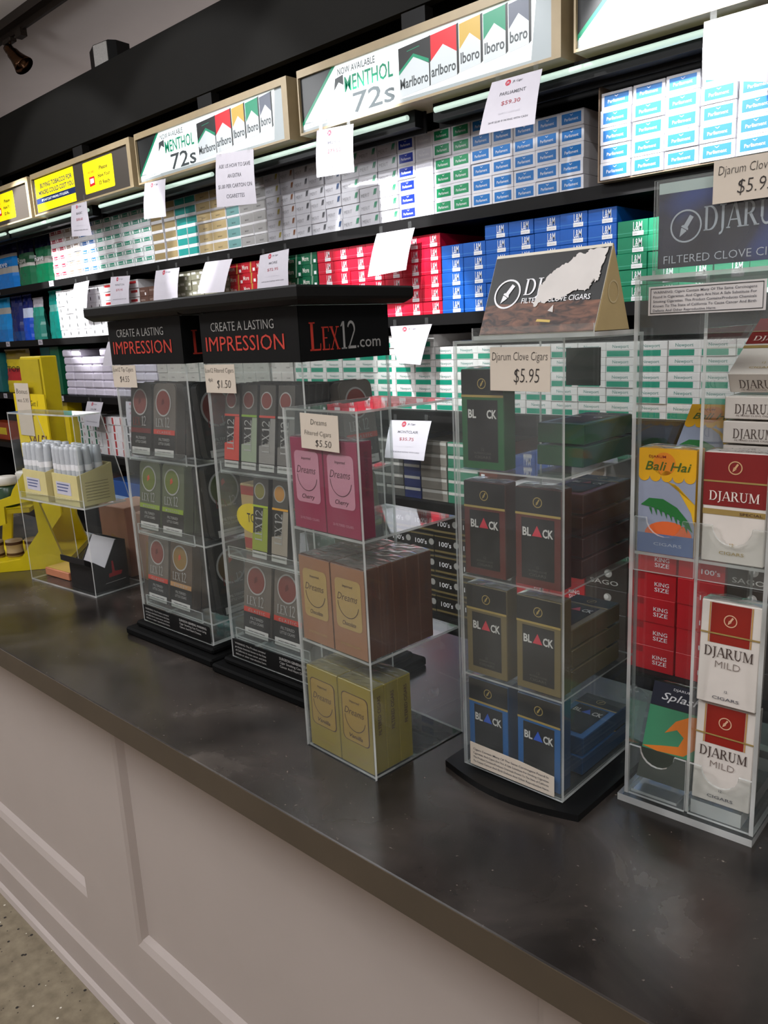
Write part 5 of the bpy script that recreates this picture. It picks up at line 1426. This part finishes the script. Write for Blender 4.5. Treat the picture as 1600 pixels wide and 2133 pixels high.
t = thing('open_gift_box', 'black box with red logo and open lid in the bottom of the clear display', 'box', p, arz)
w, d, h = .092, .082, .066; th = .0022; BB = C('#1c1a1a', .35)
mb = MB(); mb.box(-w / 2, w / 2, 0, d, 0, th, BB); mb.box(-w / 2, w / 2, 0, th, th, h, BB)
for x in (-w / 2, w / 2 - th):
    mb.prism([(x, th, th), (x, d, th), (x, d, h * 1.5), (x, d * .72, h * 1.55), (x, d * .34, h * .72), (x, th, h)], (th, 0, 0), BB)
mb.box(-w / 2 + th, w / 2 - th, d - th, d, th, h * 1.5, BB); mb.build('box_body', t)
mb = MB(); mb.prism([(-w / 2 + th, d * .30, h * .55), (w / 2 - th, d * .30, h * .55), (w / 2 - th, d * .74, h * 1.56), (-w / 2 + th, d * .74, h * 1.56)], (0, .0015, 0), C('#b4b0b4', .5)); mb.build('inner_flap', t)
mb = MB(); mb.box(-w / 2, w / 2, -.05, -.035, 0, .013, BB, .001)
mb.move(lambda v: Vector((v.x, -.004 + (v.y + .035) * .94, h * .86 + (-(v.y + .035)) * .55 + v.z))); mb.build('lid', t)
mb = MB(); X_ = w / 2 + .0005; rd = C('#a81c24', .5)
mb.poly([(X_, d * .42, h * .38), (X_, d * .78, h * .40), (X_, d * .82, h * .52), (X_, d * .6, h * .55), (X_, d * .58, h * .9), (X_, d * .53, h * .9), (X_, d * .52, h * .52), (X_, d * .42, h * .5)], rd)
mb.poly([(X_, d * .3, h * .2), (X_, d * .9, h * .22), (X_, d * .9, h * .235), (X_, d * .3, h * .215)], SILV); mb.build('logo_print', t)

# ------------------------------------------------------------------ yellow rack at the far end
YPL = mat('yellow_plastic', (206, 184, 16), rough=.35, noise=.04)
A = Vector((-1.81, .793, CT)); B_ = Vector((-1.907, .676, CT)); U = (B_ - A).normalized()
NRM = Vector((0, 0, 1)).cross(U)          # out of the side towards the viewer
if NRM.dot(Vector((0, 0, 1.4)) - A) < 0:
    NRM = -NRM
yr = thing('yellow_display_rack', 'yellow plastic stepped tobacco rack at the far end of the counter', 'display rack', A)
yr.rotation_euler.z = math.atan2(U.y, U.x)
sg_ = 1 if Vector((-math.sin(yr.rotation_euler.z), math.cos(yr.rotation_euler.z), 0)).dot(NRM) > 0 else -1
def onp(px, py):
    d = ray(px, py); o = Vector((0, 0, CAMZ)); t_ = (A - o).dot(NRM) / d.dot(NRM); p_ = o + d * t_ - A
    return (p_.dot(U), p_.z)
out = [onp(*q) for q in ((140, 1181), (68, 1020), (62, 985), (52, 978), (26, 1020), (22, 1034), (0, 1042), (-60, 1062), (-60, 1212))]
inn = [onp(*q) for q in ((80, 1108), (68, 1042), (8, 1056), (12, 1092), (-40, 1108), (-40, 1180), (42, 1166))]
out = [(u_, max(z_, 0.0)) for u_, z_ in out]
def side(off, th_):
    mb = MB(); n1, n2 = len(out), len(inn)
    # ring between outline and opening, matched by nearest corner order
    from mathutils.geometry import tessellate_polygon
    loops = [[Vector((u_, z_, 0)) for u_, z_ in out], [Vector((u_, z_, 0)) for u_, z_ in inn]]
    allp = loops[0] + loops[1]
    tris = tessellate_polygon(loops)
    f0 = [(p_.x, sg_ * off, p_.y) for p_ in allp]; f1 = [(p_.x, sg_ * (off - th_), p_.y) for p_ in allp]
    mb.add(f0 + f1, [tuple(q) for q in tris] + [tuple(i + len(allp) for i in reversed(q)) for q in tris], YPL)
    for base, n_ in ((0, n1), (n1, n2)):
        mb.add(f0 + f1, [(base + i, base + (i + 1) % n_, len(allp) + base + (i + 1) % n_, len(allp) + base + i) for i in range(n_)], YPL)
    mb.build('side_panel', yr)
side(0.0, .012); side(-.22, .012)
us = [q[0] for q in out]; umax = max(us)
mb = MB()
mb.box(0.0, umax - .001, *sorted((-sg_ * .0125, -sg_ * .2195)), .0005, .014, YPL); mb.build('bottom_tray', yr)
mb = MB(); zt = onp(30, 1045)[1]
mb.box(.07, umax - .001, *sorted((-sg_ * .0125, -sg_ * .2195)), zt - .03, zt - .02, YPL); mb.build('upper_tray', yr)
# tall dispenser behind it
yd = .93
p = at(82, 742, yd); p3 = at(40, 745, yd); pr = at(118, 742, yd)
dw = p.x - p3.x; hh = p.z - CT
dd = .06
for _ in range(30):                       # depth whose far edge meets the line of sight
    q_ = ray(118, 742); dd = p.x * q_.y / q_.x - yd
    break
dd = min(max(dd, .03), .2)
tb = thing('yellow_dispenser', 'tall narrow yellow dispenser box behind the clear two-tier display', 'dispenser', (p3.x, yd, CT))
mb = MB(); mb.box(0, dw, 0, dd, 0.0004, hh, YPL, .003); mb.build('box_body', tb)
mb = MB(); mb.box(.004, dw - .004, -.004, -.0002, hh * .60, hh * .985, C('#b8a418', .4)); mb.build('front_window', tb)
mb = MB(); mb.box(-.035, dw + .03, -.016, -.012, hh * .44, hh * .80, YEL); mb.box(-.035, dw + .03, -.0118, -.0002, hh * .46, hh * .5, YPL)
mb.ft('Buy 1 Get 1', dw * .1, hh * .735, .016, INK, -.0165, w=dw * .8, shear=.2, thin=-.01); mb.ft('FREE', dw * .25, hh * .68, .014, INK, -.0165, w=dw * .4, thin=-.01)
mb.ft('SALE!', dw * .2, hh * .52, .03, C('#5a2a1a'), -.0165, w=dw * .9, shear=.3, thin=.01); mb.build('promo_card', tb)
q1, q2, q3 = at(27, 798, yd - .02), at(56, 800, yd - .02), at(40, 905, yd - .02)
card('narrow handwritten card marked 5.95 on the yellow dispenser', ((q1.x + q2.x) / 2, yd - .018, (q1.z + q3.z) / 2), q2.x - q1.x, q1.z - q3.z, [('Bonus', 0, .3, .1, .8), ('was 5.95', 0, .14, .08, .8)], 0)
# jars on the yellow rack
for k, (px, py, yy) in enumerate(((6, 1040, .77), (30, 1030, .84))):
    q = yr.matrix_world @ Vector((0, 0, 0))
    c_, s_ = math.cos(yr.rotation_euler.z), math.sin(yr.rotation_euler.z)
    lu, lv = [(.13, -.06), (.10, -.13)][k]
    loc = A + Vector((lu * c_ - (sg_ * lv) * s_, lu * s_ + (sg_ * lv) * c_, zt - .0198))
    t = thing('snuff_jar', ['dark green jar with a white lid on the yellow rack, nearer one', 'brown jar with a white lid on the yellow rack, farther one'][k], 'jar', loc)
    mb = MB(); m = C(['#26402c', '#4a3226'][k], .3); mb.lathe([(0, 0), (.024, 0), (.026, .004), (.026, .046), (.02, .052), (0, .052)], m, n=20); mb.build('jar_body', t)
    mb = MB(); mb.lathe([(.0, .0522), (.026, .0522), (.027, .056), (.027, .068), (.024, .071), (0, .071)], C('#c9c4bc', .4), n=20); mb.build('lid', t)
for k in range(4):
    lu = .10 + k * .045
    c_, s_ = math.cos(yr.rotation_euler.z), math.sin(yr.rotation_euler.z); lv = -.10
    loc = A + Vector((lu * c_ - (sg_ * lv) * s_, lu * s_ + (sg_ * lv) * c_, .0142))
    mb = MB(); mb.lathe([(0, 0), (.02, 0), (.02, .012), (.0192, .014), (.0192, .026), (.02, .028), (.02, .04), (0, .04)], C('#b09a78', .5), n=18); mb.lathe([(.0202, .004), (.0202, .010)], C('#4a2c1c'), n=18); mb.lathe([(.0202, .03), (.0202, .037)], C('#4a2c1c'), n=18)
    tag(mb.build('tobacco_can', None, loc), 'small tan can with brown bands in the yellow rack, %s from its inner end' % NTH[k], 'can', 'small cans in the yellow rack')
# things behind the counter edge, past the far tower
boxpx('tobacco_box', 'green and white box on the bottom shelf behind the far tower', 305, 350, 1000, 1060, 2.38, Z5, C('#2a5a44'), .15)
